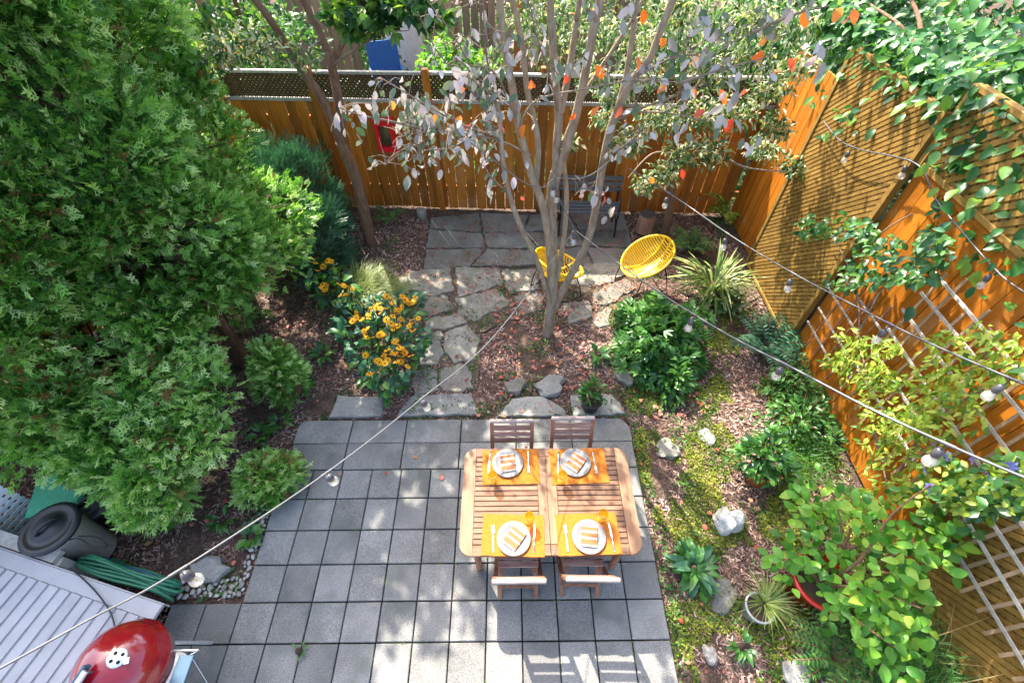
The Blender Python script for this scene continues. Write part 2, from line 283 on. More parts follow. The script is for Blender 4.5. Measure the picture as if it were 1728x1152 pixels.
M['nbgreen'] = leafmat('neighbour_leaf', even([(0.012, 0.05, 0.02), (0.03, 0.11, 0.03), (0.08, 0.2, 0.04), (0.2, 0.32, 0.05)]), trans=0.4)
M['twig'] = varied('twig_bark', [(0.16, 0.11, 0.08), (0.3, 0.23, 0.17)], (20, 20, 20), 0.85, 4, 0, 50, 0.1)

# ------------------------------------------------------------------ object helpers
def tag(o, label=None, cat=None, group=None, kind=None):
    if label: o['label'] = label
    if cat: o['category'] = cat
    if group: o['group'] = group
    if kind: o['kind'] = kind
    return o
def thing(name, label, cat, loc=(0, 0, 0), rz=0.0, group=None):
    o = bpy.data.objects.new(name, None); COL.objects.link(o)
    o.location = loc; o.rotation_euler = (0, 0, rz); o.empty_display_size = 0.1
    return tag(o, label, cat, group)
def wloc(p):
    v = Vector((0, 0, 0))
    while p is not None:
        v = v + p.location; p = p.parent
    return v
def link(name, me, parent=None, loc=None):
    o = bpy.data.objects.new(name, me); COL.objects.link(o)
    if parent is not None: o.parent = parent
    if loc is not None: o.location = loc
    return o
def copy_tree(o, parent=None):
    c = o.copy(); COL.objects.link(c); c.parent = parent
    for ch in list(o.children): copy_tree(ch, c)
    return c
class MB:
    def __init__(s): s.v = []; s.f = []; s.m = []; s.sm = []
    def add(s, vs, fs, mi=0, smooth=False):
        k = len(s.v); s.v += [tuple(p) for p in vs]; s.f += [tuple(i+k for i in f) for f in fs]; s.m += [mi]*len(fs); s.sm += [smooth]*len(fs); return s
    def box(s, c, d, rot=None, mi=0, ch=0.0):
        x, y, z = d[0]/2, d[1]/2, d[2]/2
        if ch:
            vs = [(-x, -y, -z), (x, -y, -z), (x, y, -z), (-x, y, -z), (-x, -y, z-ch), (x, -y, z-ch), (x, y, z-ch), (-x, y, z-ch),
                  (-x+ch, -y+ch, z), (x-ch, -y+ch, z), (x-ch, y-ch, z), (-x+ch, y-ch, z)]
            fs = [(3, 2, 1, 0), (0, 1, 5, 4), (1, 2, 6, 5), (2, 3, 7, 6), (3, 0, 4, 7), (4, 5, 9, 8), (5, 6, 10, 9), (6, 7, 11, 10), (7, 4, 8, 11), (8, 9, 10, 11)]
        else:
            vs = [(-x, -y, -z), (x, -y, -z), (x, y, -z), (-x, y, -z), (-x, -y, z), (x, -y, z), (x, y, z), (-x, y, z)]
            fs = [(3, 2, 1, 0), (0, 1, 5, 4), (1, 2, 6, 5), (2, 3, 7, 6), (3, 0, 4, 7), (4, 5, 6, 7)]
        c = Vector(c)
        return s.add([(rot @ Vector(p) if rot else Vector(p))+c for p in vs], fs, mi)
    def bar(s, a, b, wd, th, up=(0, 0, 1), mi=0):
        a, b = Vector(a), Vector(b); d = b-a; y = d.normalized(); x = y.cross(Vector(up))
        x = x.normalized() if x.length > 1e-5 else Vector((1, 0, 0)); z = x.cross(y)
        return s.box((a+b)/2, (wd, d.length, th), Matrix((x, y, z)).transposed(), mi)
    def tube(s, pts, rad, n=8, mi=0, cap=True):
        pts = [Vector(p) for p in pts]; N = len(pts)
        rad = [rad]*N if isinstance(rad, (int, float)) else rad
        vs = []; up = None
        for i, p in enumerate(pts):
            t = (pts[min(i+1, N-1)]-pts[max(i-1, 0)])
            t = t.normalized() if t.length > 1e-9 else Vector((0, 0, 1))
            if up is None: up = Vector((1, 0, 0)) if abs(t.x) < 0.8 else Vector((0, 1, 0))
            x = (up-t*up.dot(t)); x = x.normalized() if x.length > 1e-6 else t.orthogonal().normalized(); up = x; y = t.cross(x)
            for k in range(n):
                a = 2*math.pi*k/n; vs.append(p+(x*math.cos(a)+y*math.sin(a))*rad[i])
        fs = [(i*n+k, i*n+(k+1) % n, (i+1)*n+(k+1) % n, (i+1)*n+k) for i in range(N-1) for k in range(n)]
        s.add(vs, fs, mi, True)
        if cap: s.add(vs[:n], [tuple(range(n))[::-1]], mi); s.add(vs[-n:], [tuple(range(n))], mi)
        return s
    def lathe(s, prof, n=24, c=(0, 0, 0), mi=0, smooth=True, axis=None):
        vs = []; c = Vector(c)
        for r_, z in prof:
            for k in range(n):
                a = 2*math.pi*k/n; p = Vector((r_*math.cos(a), r_*math.sin(a), z)); vs.append((axis @ p if axis else p)+c)
        fs = [(i*n+k, i*n+(k+1) % n, (i+1)*n+(k+1) % n, (i+1)*n+k) for i in range(len(prof)-1) for k in range(n)]
        return s.add(vs, fs, mi, smooth)
    def prism(s, poly, z0, z1, ch=0.0, mi=0, off=(0, 0, 0)):
        n = len(poly); cx = sum(p[0] for p in poly)/n; cy = sum(p[1] for p in poly)/n; o = Vector(off)
        vs = [Vector((x, y, z0))+o for x, y in poly]+[Vector((x, y, z1-ch))+o for x, y in poly]
        def ins(x, y):
            d = math.hypot(x-cx, y-cy) or 1; k = max(0, 1-ch/d); return (cx+(x-cx)*k, cy+(y-cy)*k)
        fs = [(i, (i+1) % n, n+(i+1) % n, n+i) for i in range(n)]
        if ch:
            vs += [Vector((*ins(x, y), z1))+o for x, y in poly]; fs += [(n+i, n+(i+1) % n, 2*n+(i+1) % n, 2*n+i) for i in range(n)]
        t = len(vs)-n
        fs += [tuple(range(t, t+n)), tuple(range(n))[::-1]]
        return s.add(vs, fs, mi)
    def mesh(s, name, mats, shift=None):
        me = bpy.data.meshes.new(name)
        v = s.v if shift is None else [tuple(Vector(p)-shift) for p in s.v]
        me.from_pydata(v, [], s.f)
        for m_ in (mats if isinstance(mats, (list, tuple)) else [mats]): me.materials.append(m_)
        me.polygons.foreach_set('material_index', s.m); me.polygons.foreach_set('use_smooth', s.sm); me.update()
        return me
    def obj(s, name, mats, parent=None, world=False):      # world: the points are world points
        return link(name, s.mesh(name, mats, wloc(parent) if (world and parent is not None) else None), parent)
    def solid(s, name, mats, label, cat, group=None):       # a one-mesh thing: its origin goes to its base
        a = np.array(s.v); c = Vector((float((a[:, 0].min()+a[:, 0].max())/2), float((a[:, 1].min()+a[:, 1].max())/2), float(a[:, 2].min())))
        o = link(name, s.mesh(name, mats, c), None, c)
        return tag(o, label, cat, group)
def smooth_path(pts, k=6):
    pts = [Vector(p) for p in pts]; out = []
    for i in range(len(pts)-1):
        p0, p1, p2, p3 = pts[max(i-1, 0)], pts[i], pts[i+1], pts[min(i+2, len(pts)-1)]
        for j in range(k):
            t = j/k
            out.append(0.5*((2*p1)+(p2-p0)*t+(2*p0-5*p1+4*p2-p3)*t*t+(3*p1-p0-3*p2+p3)*t**3))
    return out+[pts[-1]]
def tri(fs):
    o = []
    for f in fs:
        for i in range(1, len(f)-1): o.append((f[0], f[i], f[i+1]))
    return o
def leaf_t(wd=0.5, fold=0.1, bend=0.12, tip=0.0):
    v = [(0, 0, 0), (-wd*0.36, 0.2, fold*0.7), (wd*0.36, 0.2, fold*0.7), (0, 0.22, 0), (-wd*0.5, 0.5, fold), (wd*0.5, 0.5, fold), (0, 0.52, 0.02), (-wd*0.3, 0.8, fold*0.5-bend*0.5), (wd*0.3, 0.8, fold*0.5-bend*0.5), (0, 0.82, -bend*0.6), (0, 1.0+tip, -bend)]
    f = [(0, 3, 1), (0, 2, 3), (1, 3, 6, 4), (3, 2, 5, 6), (4, 6, 9, 7), (6, 5, 8, 9), (7, 9, 10), (9, 8, 10)]
    return np.array(v), tri(f)
LEAF4 = (np.array([(0, 0, 0), (-.29, .42, .09), (.29, .42, .09), (0, .5, 0), (0, 1, -.12)]), [(0, 3, 1), (0, 2, 3), (1, 3, 4), (3, 2, 4)])
LEAF = leaf_t(0.56, 0.1, 0.12); LEAFN = leaf_t(0.34, 0.07, 0.2); LEAFW = leaf_t(0.8, 0.12, 0.14)
SMALL = (np.array([(0, 0, 0), (-0.28, 0.45, 0.08), (0.28, 0.45, 0.08), (0, 1, -0.08)]), [(0, 3, 1), (0, 2, 3)])
def spray_t(seed):
    g = np.random.default_rng(seed); v = []; f = []
    def q(a, b, wd):
        a = np.array(a); b = np.array(b); d = b-a; pn = np.array([-d[1], d[0], 0]); pn = pn/(np.linalg.norm(pn)+1e-9)*wd
        k = len(v); v.extend([a-pn+d*.15, b, a+pn+d*.15]); f.append((k, k+1, k+2))
    cv = g.uniform(-.25, .25)
    def ax(t): return np.array([cv*t*t, t, -.1*t*t])
    q(ax(0), ax(.6), .05); q(ax(.45), ax(1), .07)
    for i, t in enumerate((.1, .2, .32, .44, .56, .68, .8)):
        sd = 1 if i % 2 else -1; L = (.5-.35*abs(t-.35))*g.uniform(.6, 1.25); an = g.uniform(.55, 1.0)
        a = ax(t); b = a+np.array([sd*L*math.sin(an), L*math.cos(an), g.uniform(-.14, .03)]); q(a, b, .06*g.uniform(.8, 1.3))
        if i < 5: c_ = a*.45+b*.55; q(c_, c_+np.array([-sd*L*.1, L*.5, g.uniform(-.08, .04)]), .045)
    return np.array(v), f
SPRAY = (np.stack([spray_t(k)[0] for k in range(5)]), spray_t(0)[1])
def needle_t():
    v = []; f = []
    for i in range(6):
        t = i/6
        for sd in (-1, 1):
            k = len(v); b = np.array([0, t, 0.0]); e = np.array([sd*0.3, t+0.28, 0.05])
            v.extend([b, e+np.array([0, -0.05, 0]), e+np.array([0, 0.05, 0.02])]); f.append((k, k+1, k+2))
    return np.array(v), f
NEEDLE = needle_t()
def palm_t(nl=5, wd=0.3):
    v = []; f = []
    for i in range(nl):
        a = (i-(nl-1)/2)*0.62; L = 1-0.1*abs(i-(nl-1)/2); c, s_ = math.cos(a), math.sin(a)
        k = len(v)
        for x, y, z in [(0, 0.0, 0), (-wd*0.45, 0.55, 0.05), (wd*0.45, 0.55, 0.05), (0, 1, -0.08)]:
            v.append((x*c+y*L*s_, -x*s_+y*L*c, z))
        f += [(k, k+3, k+1), (k, k+2, k+3)]
    return np.array(v), f
PALM = palm_t(); TRIF = palm_t(3, 0.42)
def nrm(a): return a/(np.linalg.norm(a, axis=-1, keepdims=True)+1e-9)
def frames(D, Nn):
    y = nrm(D); x = nrm(np.cross(y, Nn)); z = np.cross(x, y); return x, y, z
def big_mesh(name, V, F, mats, var=None):
    me = bpy.data.meshes.new(name); F = np.asarray(F, dtype=np.int32)
    me.vertices.add(len(V)); me.vertices.foreach_set('co', np.asarray(V, dtype=np.float32).ravel())
    k = F.shape[1]
    me.loops.add(F.size); me.loops.foreach_set('vertex_index', F.ravel())
    me.polygons.add(len(F)); me.polygons.foreach_set('loop_start', np.arange(0, F.size, k, dtype=np.int32)); me.polygons.foreach_set('loop_total', np.full(len(F), k, dtype=np.int32))
    me.update(calc_edges=True)
    if var is not None:
        at = me.attributes.new('var', 'FLOAT', 'POINT'); at.data.foreach_set('value', np.asarray(var, dtype=np.float32))
    for m_ in (mats if isinstance(mats, (list, tuple)) else [mats]): me.materials.append(m_)
    return me
def scatter(name, T, P, D, Nn, S, mat, parent=None, var=None, kind=None, label=None, cat=None):
    tv, tf = T; tf = np.array(tf); N = len(P); tv = np.asarray(tv, float)
    if tv.ndim == 2: tv = tv[None]
    tk = tv[rng.integers(0, len(tv), N)]; tv = tv[0]
    x, y, z = frames(D, Nn); S = np.broadcast_to(np.asarray(S, float), (N,))
    V = P[:, None, :]+S[:, None, None]*(x[:, None, :]*tk[:, :, 0:1]+y[:, None, :]*tk[:, :, 1:2]+z[:, None, :]*tk[:, :, 2:3])
    Fc = tf[None]+(np.arange(N)*len(tv))[:, None, None]
    if var is None: var = rng.random(N)
    off = np.array(wloc(parent)) if parent is not None else np.zeros(3)
    me = big_mesh(name, V.reshape(-1, 3)-off, Fc.reshape(-1, 3), mat, np.repeat(np.clip(var, 0, 1), len(tv)))
    o = link(name, me, parent)
    return tag(o, label, cat, kind=kind)
LEAFMESH = {}
def leaf_mesh(T, mat):
    k = (id(T), mat.name)
    if k not in LEAFMESH:
        out = []
        for i in range(3):
            tv = np.array(T[0], float).copy(); tv[:, 2] *= (0.6, 1.2, 1.9)[i]; tv[:, 0] *= (1.0, 0.86, 1.1)[i]
            tv[:, 0] += (0, 0.06, -0.06)[i]*tv[:, 1]**2
            me = bpy.data.meshes.new('leaf'); me.from_pydata([tuple(p) for p in tv], [], [tuple(f) for f in T[1]]); me.materials.append(mat)
            me.polygons.foreach_set('use_smooth', [True]*len(T[1])); out.append(me)
        LEAFMESH[k] = out
    return LEAFMESH[k]
def each_leaf(parent, T, P, D, Nn, S, mats, name='leaf'):
    x, y, z = frames(D, Nn); off = np.array(wloc(parent)); S = np.broadcast_to(np.asarray(S, float), (len(P),))
    for i in range(len(P)):
        mt = mats[rnd.randrange(len(mats))] if isinstance(mats, list) else mats
        o = link(name, rnd.choice(leaf_mesh(T, mt)), parent)
        q = P[i]-off; s_ = S[i]
        o.matrix_local = Matrix(((x[i, 0]*s_, y[i, 0]*s_, z[i, 0]*s_, q[0]), (x[i, 1]*s_, y[i, 1]*s_, z[i, 1]*s_, q[1]), (x[i, 2]*s_, y[i, 2]*s_, z[i, 2]*s_, q[2]), (0, 0, 0, 1)))
def leafy(parent, T, P, D, Nn, S, mat, mat_o, n_ind=0, var=None, T2=None, name='foliage'):
    S = np.broadcast_to(np.asarray(S, float), (len(P),))
    d = np.linalg.norm(P-np.array([0, 0, H]), axis=1)/S; order = np.argsort(d)
    a, b_ = order[:n_ind], order[n_ind:]
    if n_ind: each_leaf(parent, T, P[a], D[a], Nn[a], S[a], mat_o)
    if len(b_): scatter(name, T2 or T, P[b_], D[b_], Nn[b_], S[b_], mat, parent, None if var is None else var[b_], kind='stuff' if n_ind else None)
def rdir(n): return nrm(rng.normal(size=(n, 3)))
def up_biased(n, k=1.0): 
    a = rdir(n); a[:, 2] = np.abs(a[:, 2])+k; return nrm(a)
def blob(n, c, r, hollow=0.5):
    d = rdir(n); rr = (hollow+(1-hollow)*rng.random(n))[:, None]
    return np.array(c)+d*rr*np.array(r), d
def noise2(x, y, f=1.0, seed=0):
    g = np.random.default_rng(seed); s = np.zeros_like(x)
    for i in range(10):
        a = g.random()*6.283; k = f*(0.6+g.random()*2.2); s = s+np.sin((x*math.cos(a)+y*math.sin(a))*k*3+g.random()*6.283)/(1+0.3*i)
    return s/3.2

# ================================================================== THE SETTING
# ---- ground: one sheet, fine in the yard, reaching far beyond
gxs = np.concatenate([np.linspace(-70, -7, 12), np.arange(-6.6, 5.0, 0.09), np.linspace(5.4, 70, 12)])
gys = np.concatenate([np.linspace(-70, -2, 10), np.arange(-1.6, 8.0, 0.09), np.linspace(8.6, 90, 14)])
XX, YY = np.meshgrid(gxs, gys)
PX0, PX1, PY1 = -2.375, 1.345, 2.705
def ground_z(x, y):
    z = -0.035+0.022*noise2(x, y, 1.1, 3)+0.01*noise2(x, y, 4.0, 5)
    inpad = ((x > -3.25) & (x < PX1+0.1) & (y < PY1+0.1))
    return np.where(inpad, np.minimum(z, -0.04), z)
ZZ = ground_z(XX, YY)
far = (np.abs(XX) > 7) | (YY > 8.2) | (YY < -1.7)
ZZ = np.where(far, -0.05, ZZ)
nx, ny = len(gxs), len(gys)
ii = (np.arange(ny-1)[:, None]*nx+np.arange(nx-1)[None]).ravel()
gme = big_mesh('ground', np.stack([XX.ravel(), YY.ravel(), ZZ.ravel()], 1), np.stack([ii, ii+1, ii+nx+1, ii+nx], 1), M['soil'])
gme.polygons.foreach_set('use_smooth', [True]*len(gme.polygons))
tag(link('ground', gme), kind='structure')

# ---- patio of concrete pavers
patio = thing('patio', None, None); tag(patio, kind='structure')
bedm = MB(); bedm.box((-0.5, 0.5, -0.05), (3.7, 4.36, 0.02)); bedm.box((-2.8, -0.35, -0.05), (0.9, 2.4, 0.02)); bedm.obj('joint_sand', M['soil'], patio)
P = 0.3085; GAP = 0.011
pvmesh = {}
def paver(x0, y0, x1, y1, clip=None):
    wx, wy = x1-x0-GAP, y1-y0-GAP
    if clip:
        k = MB().prism([(px_-(x0+x1)/2, py_-(y0+y1)/2) for px_, py_ in clip], -0.05, 0.0, 0.006); me = k.mesh('paver', M['paver'])
    else:
        key = (round(wx, 3), round(wy, 3))
        if key not in pvmesh: pvmesh[key] = MB().box((0, 0, -0.025), (wx, wy, 0.05), None, 0, 0.006).mesh('paver', M['paver'])
        me = pvmesh[key]
    o = link('paver', me, patio, ((x0+x1)/2, (y0+y1)/2, rnd.uniform(-0.004, 0.002)))
    o.rotation_euler = (rnd.uniform(-.006, .006), rnd.uniform(-.006, .006), rnd.uniform(-.006, .006))
yb = PY1-0.285
# two back rows of larger pavers, outer ones with a cut corner
xw = [PX0, PX0+0.6]
while xw[-1] < PX1-0.7: xw.append(xw[-1]+0.614)
xw[-1] = xw[-1] if PX1-xw[-1] > 0.3 else PX1
if xw[-1] < PX1: xw.append(PX1)
for a, b_ in zip(xw[:-1], xw[1:]):
    clip = None
    if b_ == xw[-1]: clip = [(a+GAP/2, yb), (b_, yb), (b_, PY1-.12), (b_-0.035, PY1-.05), (b_-.1, PY1), (a+GAP/2, PY1)]
    if a == xw[0]: clip = [(a, yb), (b_-GAP/2, yb), (b_-GAP/2, PY1), (a+.06, PY1), (a+.015, PY1-.03), (a, PY1-.09)]
    paver(a, yb-GAP/2, b_, PY1+GAP/2, clip)
    paver(a, yb-P, b_, yb)
yy = yb-P; row = 0
while yy > -1.0:
    x0 = PX0-(2*P if row >= 4 else 0)
    xx = x0
    while xx < PX1-0.05:
        x1 = xx+P
        if PX1-x1 < 0.12: x1 = PX1
        paver(xx, yy-P, x1, yy); xx = x1
    yy -= P; row += 1

# ---- paved terrace under the bench and the stepping stones
terr = thing('stone_terrace', None, None); tag(terr, kind='structure')
def stone_poly(pts, z0, z1, ch, rough=0.012):
    n = len(pts); out = []
    for i in range(n):
        a = Vector((*pts[i], 0)); b_ = Vector((*pts[(i+1) % n], 0)); k = max(2, int((b_-a).length/0.07))
        for j in range(k):
            p = a.lerp(b_, j/k); out.append((p.x+rnd.gauss(0, rough), p.y+rnd.gauss(0, rough)))
    return out
def flagstone(parent, pts, mat, z1=0.0, ch=0.012, rough=0.01, name='flagstone', label=None):
    poly = stone_poly(pts, -0.05, z1, ch, rough)
    c = Vector((sum(p[0] for p in poly)/len(poly), sum(p[1] for p in poly)/len(poly), 0))
    mb = MB().prism([(p[0]-c.x, p[1]-c.y) for p in poly], -0.06, z1, ch)
    o = link(name, mb.mesh(name, mat), parent, c-wloc(parent) if parent else c)
    o.rotation_euler = (rnd.uniform(-.006, .006), rnd.uniform(-.006, .006), 0)
    return o
xs = [-1.3, -0.45, 0.35, 1.15, 1.95]; ys = [5.28, 5.75, 6.2, 6.62]
jit = {(i, j): (xs[i]+rnd.uniform(-.14, .14)*(0 < i < 4), ys[j]+rnd.uniform(-.07, .07)) for i in range(5) for j in range(4)}
def shrink(q, g=0.018):
    cx = sum(p[0] for p in q)/len(q); cy = sum(p[1] for p in q)/len(q)
    return [(x-(g if x > cx else -g)*0.7, y-(g if y > cy else -g)*0.7) for x, y in q]
for i in range(4):
    for j in range(3):
        flagstone(terr, shrink([jit[i, j], jit[i+1, j], jit[i+1, j+1], jit[i, j+1]]), M['terrace'], rnd.uniform(-.008, .004))
path = thing('stepping_stone_path', None, None); tag(path, kind='structure')
STONES = [
 [(690, 458), (758, 452), (764, 488), (730, 498), (697, 490)], [(770, 452), (838, 452), (846, 478), (778, 498)], [(848, 456), (905, 454), (908, 486), (860, 492)],
 [(700, 500), (756, 501), (764, 522), (716, 532)], [(770, 505), (834, 488), (858, 512), (800, 540), (776, 528)], [(868, 500), (914, 494), (916, 520), (884, 528)],
 [(716, 538), (772, 530), (784, 543), (748, 556), (716, 556)], [(752, 560), (786, 547), (808, 572), (800, 604), (768, 610), (751, 592)],
 [(712, 562), (742, 560), (746, 592), (738, 612), (704, 612)], [(746, 622), (772, 613), (792, 614), (797, 652), (760, 660), (742, 648)],
 [(698, 640), (716, 618), (735, 626), (737, 656), (700, 664)], [(672, 470), (688, 468), (692, 496), (676, 494)],
 [(960, 452), (1000, 445), (1045, 442), (1058, 462), (1006, 482), (962, 478)], [(1000, 492), (1056, 470), (1072, 486), (1030, 512), (1008, 512)], [(950, 512), (994, 508), (1002, 532), (962, 544)],
 [(1000, 530), (1030, 520), (1030, 548), (1006, 552)]]
BEDS = [[(676, 462), (700, 452), (905, 450), (925, 500), (905, 530), (850, 540), (812, 560), (806, 655), (690, 664), (700, 600), (702, 530), (672, 500)], [(940, 440), (1062, 438), (1090, 478), (1036, 550), (952, 548)]]
for bd in BEDS:
    MB().prism([tuple(G(*p).xy) for p in bd][::-1], -.05, -.024).obj('path_bed', M['sand'], path)
def grow(st, k=1.07):
    cx, cy = sum(p[0] for p in st)/len(st), sum(p[1] for p in st)/len(st); return [(cx+(x-cx)*k, cy+(y-cy)*k) for x, y in st]
for st in STONES:
    st = grow(st); pts = [tuple(G(*p).xy) for p in st]; flagstone(path, pts[::-1], M['flag'], rnd.uniform(-.002, .008), 0.012, 0.014)
SLABS = [[(570, 668), (648, 670), (644, 702), (556, 704)], [(694, 667), (795, 663), (806, 700), (668, 702)], [(864, 672), (914, 667), (953, 690), (957, 702), (840, 701)], [(963, 667), (1032, 664), (1053, 688), (1055, 699), (966, 702)]]
for st in SLABS:
    flagstone(path, [tuple(G(*p).xy) for p in st][::-1], M['slab'], 0.008, 0.012, 0.007, 'slab')

# ---- boulders and loose stones (each a thing)
def rock(name, c, r, mat, label, cat='stone', group=None, seed=0, flat=0.6):
    g = np.random.default_rng(seed+11); mb = MB(); n, k = 26, 16; vs = []; of = Vector((seed*3.1, seed*1.7, 0))
    ph = g.random(12)*6.28
    for i in range(k+1):
        th = math.pi*i/k
        for j in range(n):
            a = 2*math.pi*j/n
            q = 1+0.16*math.sin(2*a+ph[0])*math.sin(th)+0.12*math.sin(3*a+ph[1]+th)+0.08*math.sin(5*a+ph[2]+2*th)+0.05*math.sin(7*th+ph[3])
            q *= 1+.13*mnoise.noise(of+Vector((math.sin(th)*math.cos(a), math.sin(th)*math.sin(a), math.cos(th)))*2.2)+.1*mnoise.noise(of+Vector((math.sin(th)*math.cos(a), math.sin(th)*math.sin(a), math.cos(th)))*6)
            x, y, z = math.sin(th)*math.cos(a)*q*r[0], math.sin(th)*math.sin(a)*q*r[1], math.cos(th)*r[2]*q
            z = min(z, r[2]*flat)+0.02*math.sin(9*a+ph[4])*r[2]
            vs.append((x, y, z+r[2]*0.45))
    fs = [(i*n+j, i*n+(j+1) % n, (i+1)*n+(j+1) % n, (i+1)*n+j)[::-1] for i in range(k) for j in range(n)]
    mb.add(vs, fs, 0, True)
    o = link(name, mb.mesh(name, mat), None, (c[0], c[1], -0.03)); o.rotation_euler = (0, 0, g.random()*6)
    return tag(o, label, cat, group)
rock('stone', G(870, 652), (.12, .11, .07), M['flag'], 'small tan stone among fallen red leaves behind the middle slab', seed=1, flat=.5)
rock('stone', G(929, 651), (.2, .13, .08), M['slab'], 'wide flat grey stone right behind the middle edging slab', seed=2, flat=.4)
rock('stone', G(1052, 636), (.11, .11, .08), M['flag'], 'pale stone half hidden beside the leafy green shrub', seed=3, flat=.5)
rock('stone', G(1126, 757), (.14, .11, .06), M['flag'], 'long pale flat stone in the moss just right of the patio corner', seed=4, flat=.4)
rock('stone', G(1226, 882), (.125, .125, .17), M['white_rock'], 'white block of stone with black streaks on the mossy bed', seed=5, flat=.8)
rock('stone', G(1199, 1104), (.06, .06, .06), M['rock'], 'small round pale stone on mulch near the bottom edge', seed=6, flat=.7)
rock('stone', G(1222, 1005), (.1, .17, .03), M['terrace'], 'dark flat slate lying left of the pale grey pot', seed=7, flat=.4)
rock('stone', G(712, 362), (.09, .09, .11), M['rock'], 'rounded boulder at the foot of the back fence by the terrace', seed=8, flat=.8)
o = flagstone(None, [tuple(G(*p).xy) for p in [(320, 958), (346, 941), (376, 939), (388, 956), (366, 984), (328, 986)]][::-1], M['slab'], .07, .03, .014, 'stone'); tag(o, 'weathered flat stone bedded in pebbles near the green hose', 'stone')
rock('stone', G(1345, 1138), (.13, .1, .06), M['slab'], 'grey half buried stone by the low fern at the bottom edge', seed=10, flat=.4)
rock('stone', G(1193, 735), (.1, .09, .025), M['slab'], 'mossy flat stone in the bed left of the terracotta pot', seed=12, flat=.4)
# pebbles
pm = []
for i in range(4):
    g = np.random.default_rng(i); mb = MB(); n = 8
    vs = [(math.sin(math.pi*a/5)*math.cos(6.283*b_/n)*(1+.2*math.sin(b_*2+i)), math.sin(math.pi*a/5)*math.sin(6.283*b_/n)*.75, math.cos(math.pi*a/5)*.5) for a in range(6) for b_ in range(n)]
    mb.add(vs, [((a+1)*n+b_, (a+1)*n+(b_+1) % n, a*n+(b_+1) % n, a*n+b_) for a in range(5) for b_ in range(n)], 0, True); pm.append(mb.mesh('pebble', M['pebble']))
pts = []
def put_pebbles(poly, n, lab, r0=.018, r1=.036):
    k = 0; tries = 0
    while k < n and tries < 4000:
        tries += 1
        ws = [rnd.random()**1.0 for _ in poly]; s_ = sum(ws)
        px_ = sum(a*p[0] for a, p in zip(ws, poly))/s_; py_ = sum(a*p[1] for a, p in zip(ws, poly))/s_
        px_ = (px_-sum(p[0] for p in poly)/len(poly))*2.2+sum(p[0] for p in poly)/len(poly); py_ = (py_-sum(p[1] for p in poly)/len(poly))*2.2+sum(p[1] for p in poly)/len(poly)
        xs_ = [p[0] for p in poly]; ys_ = [p[1] for p in poly]
        px_ = min(max(px_, min(xs_)), max(xs_)); py_ = min(max(py_, min(ys_)), max(ys_))
        q = G(px_, py_); r_ = rnd.uniform(r0, r1)
        if q.x > PX0-.03 or (q.y < .93 and q.x > -3.1): continue
        if any((q-a).length < (r_+b_)*.78 for a, b_ in pts): continue
        pts.append((q, r_)); o = link('pebble', rnd.choice(pm), None, (q.x, q.y, r_*.2-.02)); o.scale = (r_,)*3; o.rotation_euler = (rnd.uniform(-.3, .3), rnd.uniform(-.3, .3), rnd.random()*6)
        tag(o, lab, 'pebble', 'river pebbles along the left edge of the patio'); k += 1
put_pebbles([(283, 1013), (404, 1013), (414, 975), (330, 985)], 90, 'rounded river pebble in the gravel corner between hose and patio')
put_pebbles([(412, 970), (428, 968), (470, 862), (452, 850)], 34, 'rounded river pebble in the thin strip along the left patio edge', .015, .03)

# ---- mulch chips, moss, low weeds, fallen leaves (uncountable)
def yard_points(n, x0=-5.2, x1=3.55, y0=-.6, y1=6.6):
    x = rng.uniform(x0, x1, n); y = rng.uniform(y0, y1, n)
    ok = ~((x > PX0-.01) & (x < PX1+.01) & (y < PY1+.01)) & ~((x > -3.0) & (x < PX0+.1) & (y < .92)) & ~((x > -1.32) & (x < 1.97) & (y > 5.25))
    return x[ok], y[ok]
x, y = yard_points(120000)
keep = (noise2(x, y, 1.3, 21) > -0.55); x, y = x[keep], y[keep]
CHIP = (np.array([(-.14, 0, 0), (.12, .05, 0), (.15, .95, .05), (-.1, 1, .04)]), [(0, 1, 2), (0, 2, 3)])
Dm = rng.normal(size=(len(x), 3)); Dm[:, 2] *= 0.22; Nm = up_biased(len(x), 1.6)
scatter('bark_mulch', CHIP, np.stack([x, y, ground_z(x, y)+rng.uniform(0, .014, len(x))], 1), Dm, Nm, rng.uniform(.016, .055, len(x)), M['mulch'], None,
        np.clip(rng.beta(2, 2.2, len(x))+0.2*noise2(x, y, .8, 8), 0, 1), 'stuff', 'loose pinkish brown bark mulch covering the planting beds', 'mulch')
x, y = yard_points(110000, 1.2, 3.55, -.6, 4.4)
keep = (noise2(x, y, 1.5, 33)+0.35*noise2(x, y, 5, 34) > -0.08+0.25*(y > 2.6)); x, y = x[keep], y[keep]
scatter('moss', SMALL, np.stack([x, y, ground_z(x, y)+rng.uniform(.003, .03, len(x))+.03*np.clip(noise2(x, y, 3.1, 35), 0, 1)], 1), rdir(len(x))*np.array([1, 1, .8]), up_biased(len(x), .7), rng.uniform(.014, .034, len(x)), M['moss'], None,
        np.clip(.42+.55*noise2(x, y, 2.6, 6)+.25*rng.normal(size=len(x)), 0, 1), 'stuff', 'patchy yellow green moss over the right hand bed', 'moss')
x, y = yard_points(90000)
band = np.exp(-((y-PY1-.1)/.16)**2)*((x > -.6) & (x < 1.9))+np.exp(-((x-PX1-.05)/.1)**2)*(y < 2.7)
gapm = ((x > -1.5) & (x < 1.4) & (y > 2.7) & (y < 5.3))
keep = (noise2(x, y, 1.7, 51)+0.3*noise2(x, y, 6, 52)+band*1.1+0.15*gapm > 0.42); x, y = x[keep], y[keep]
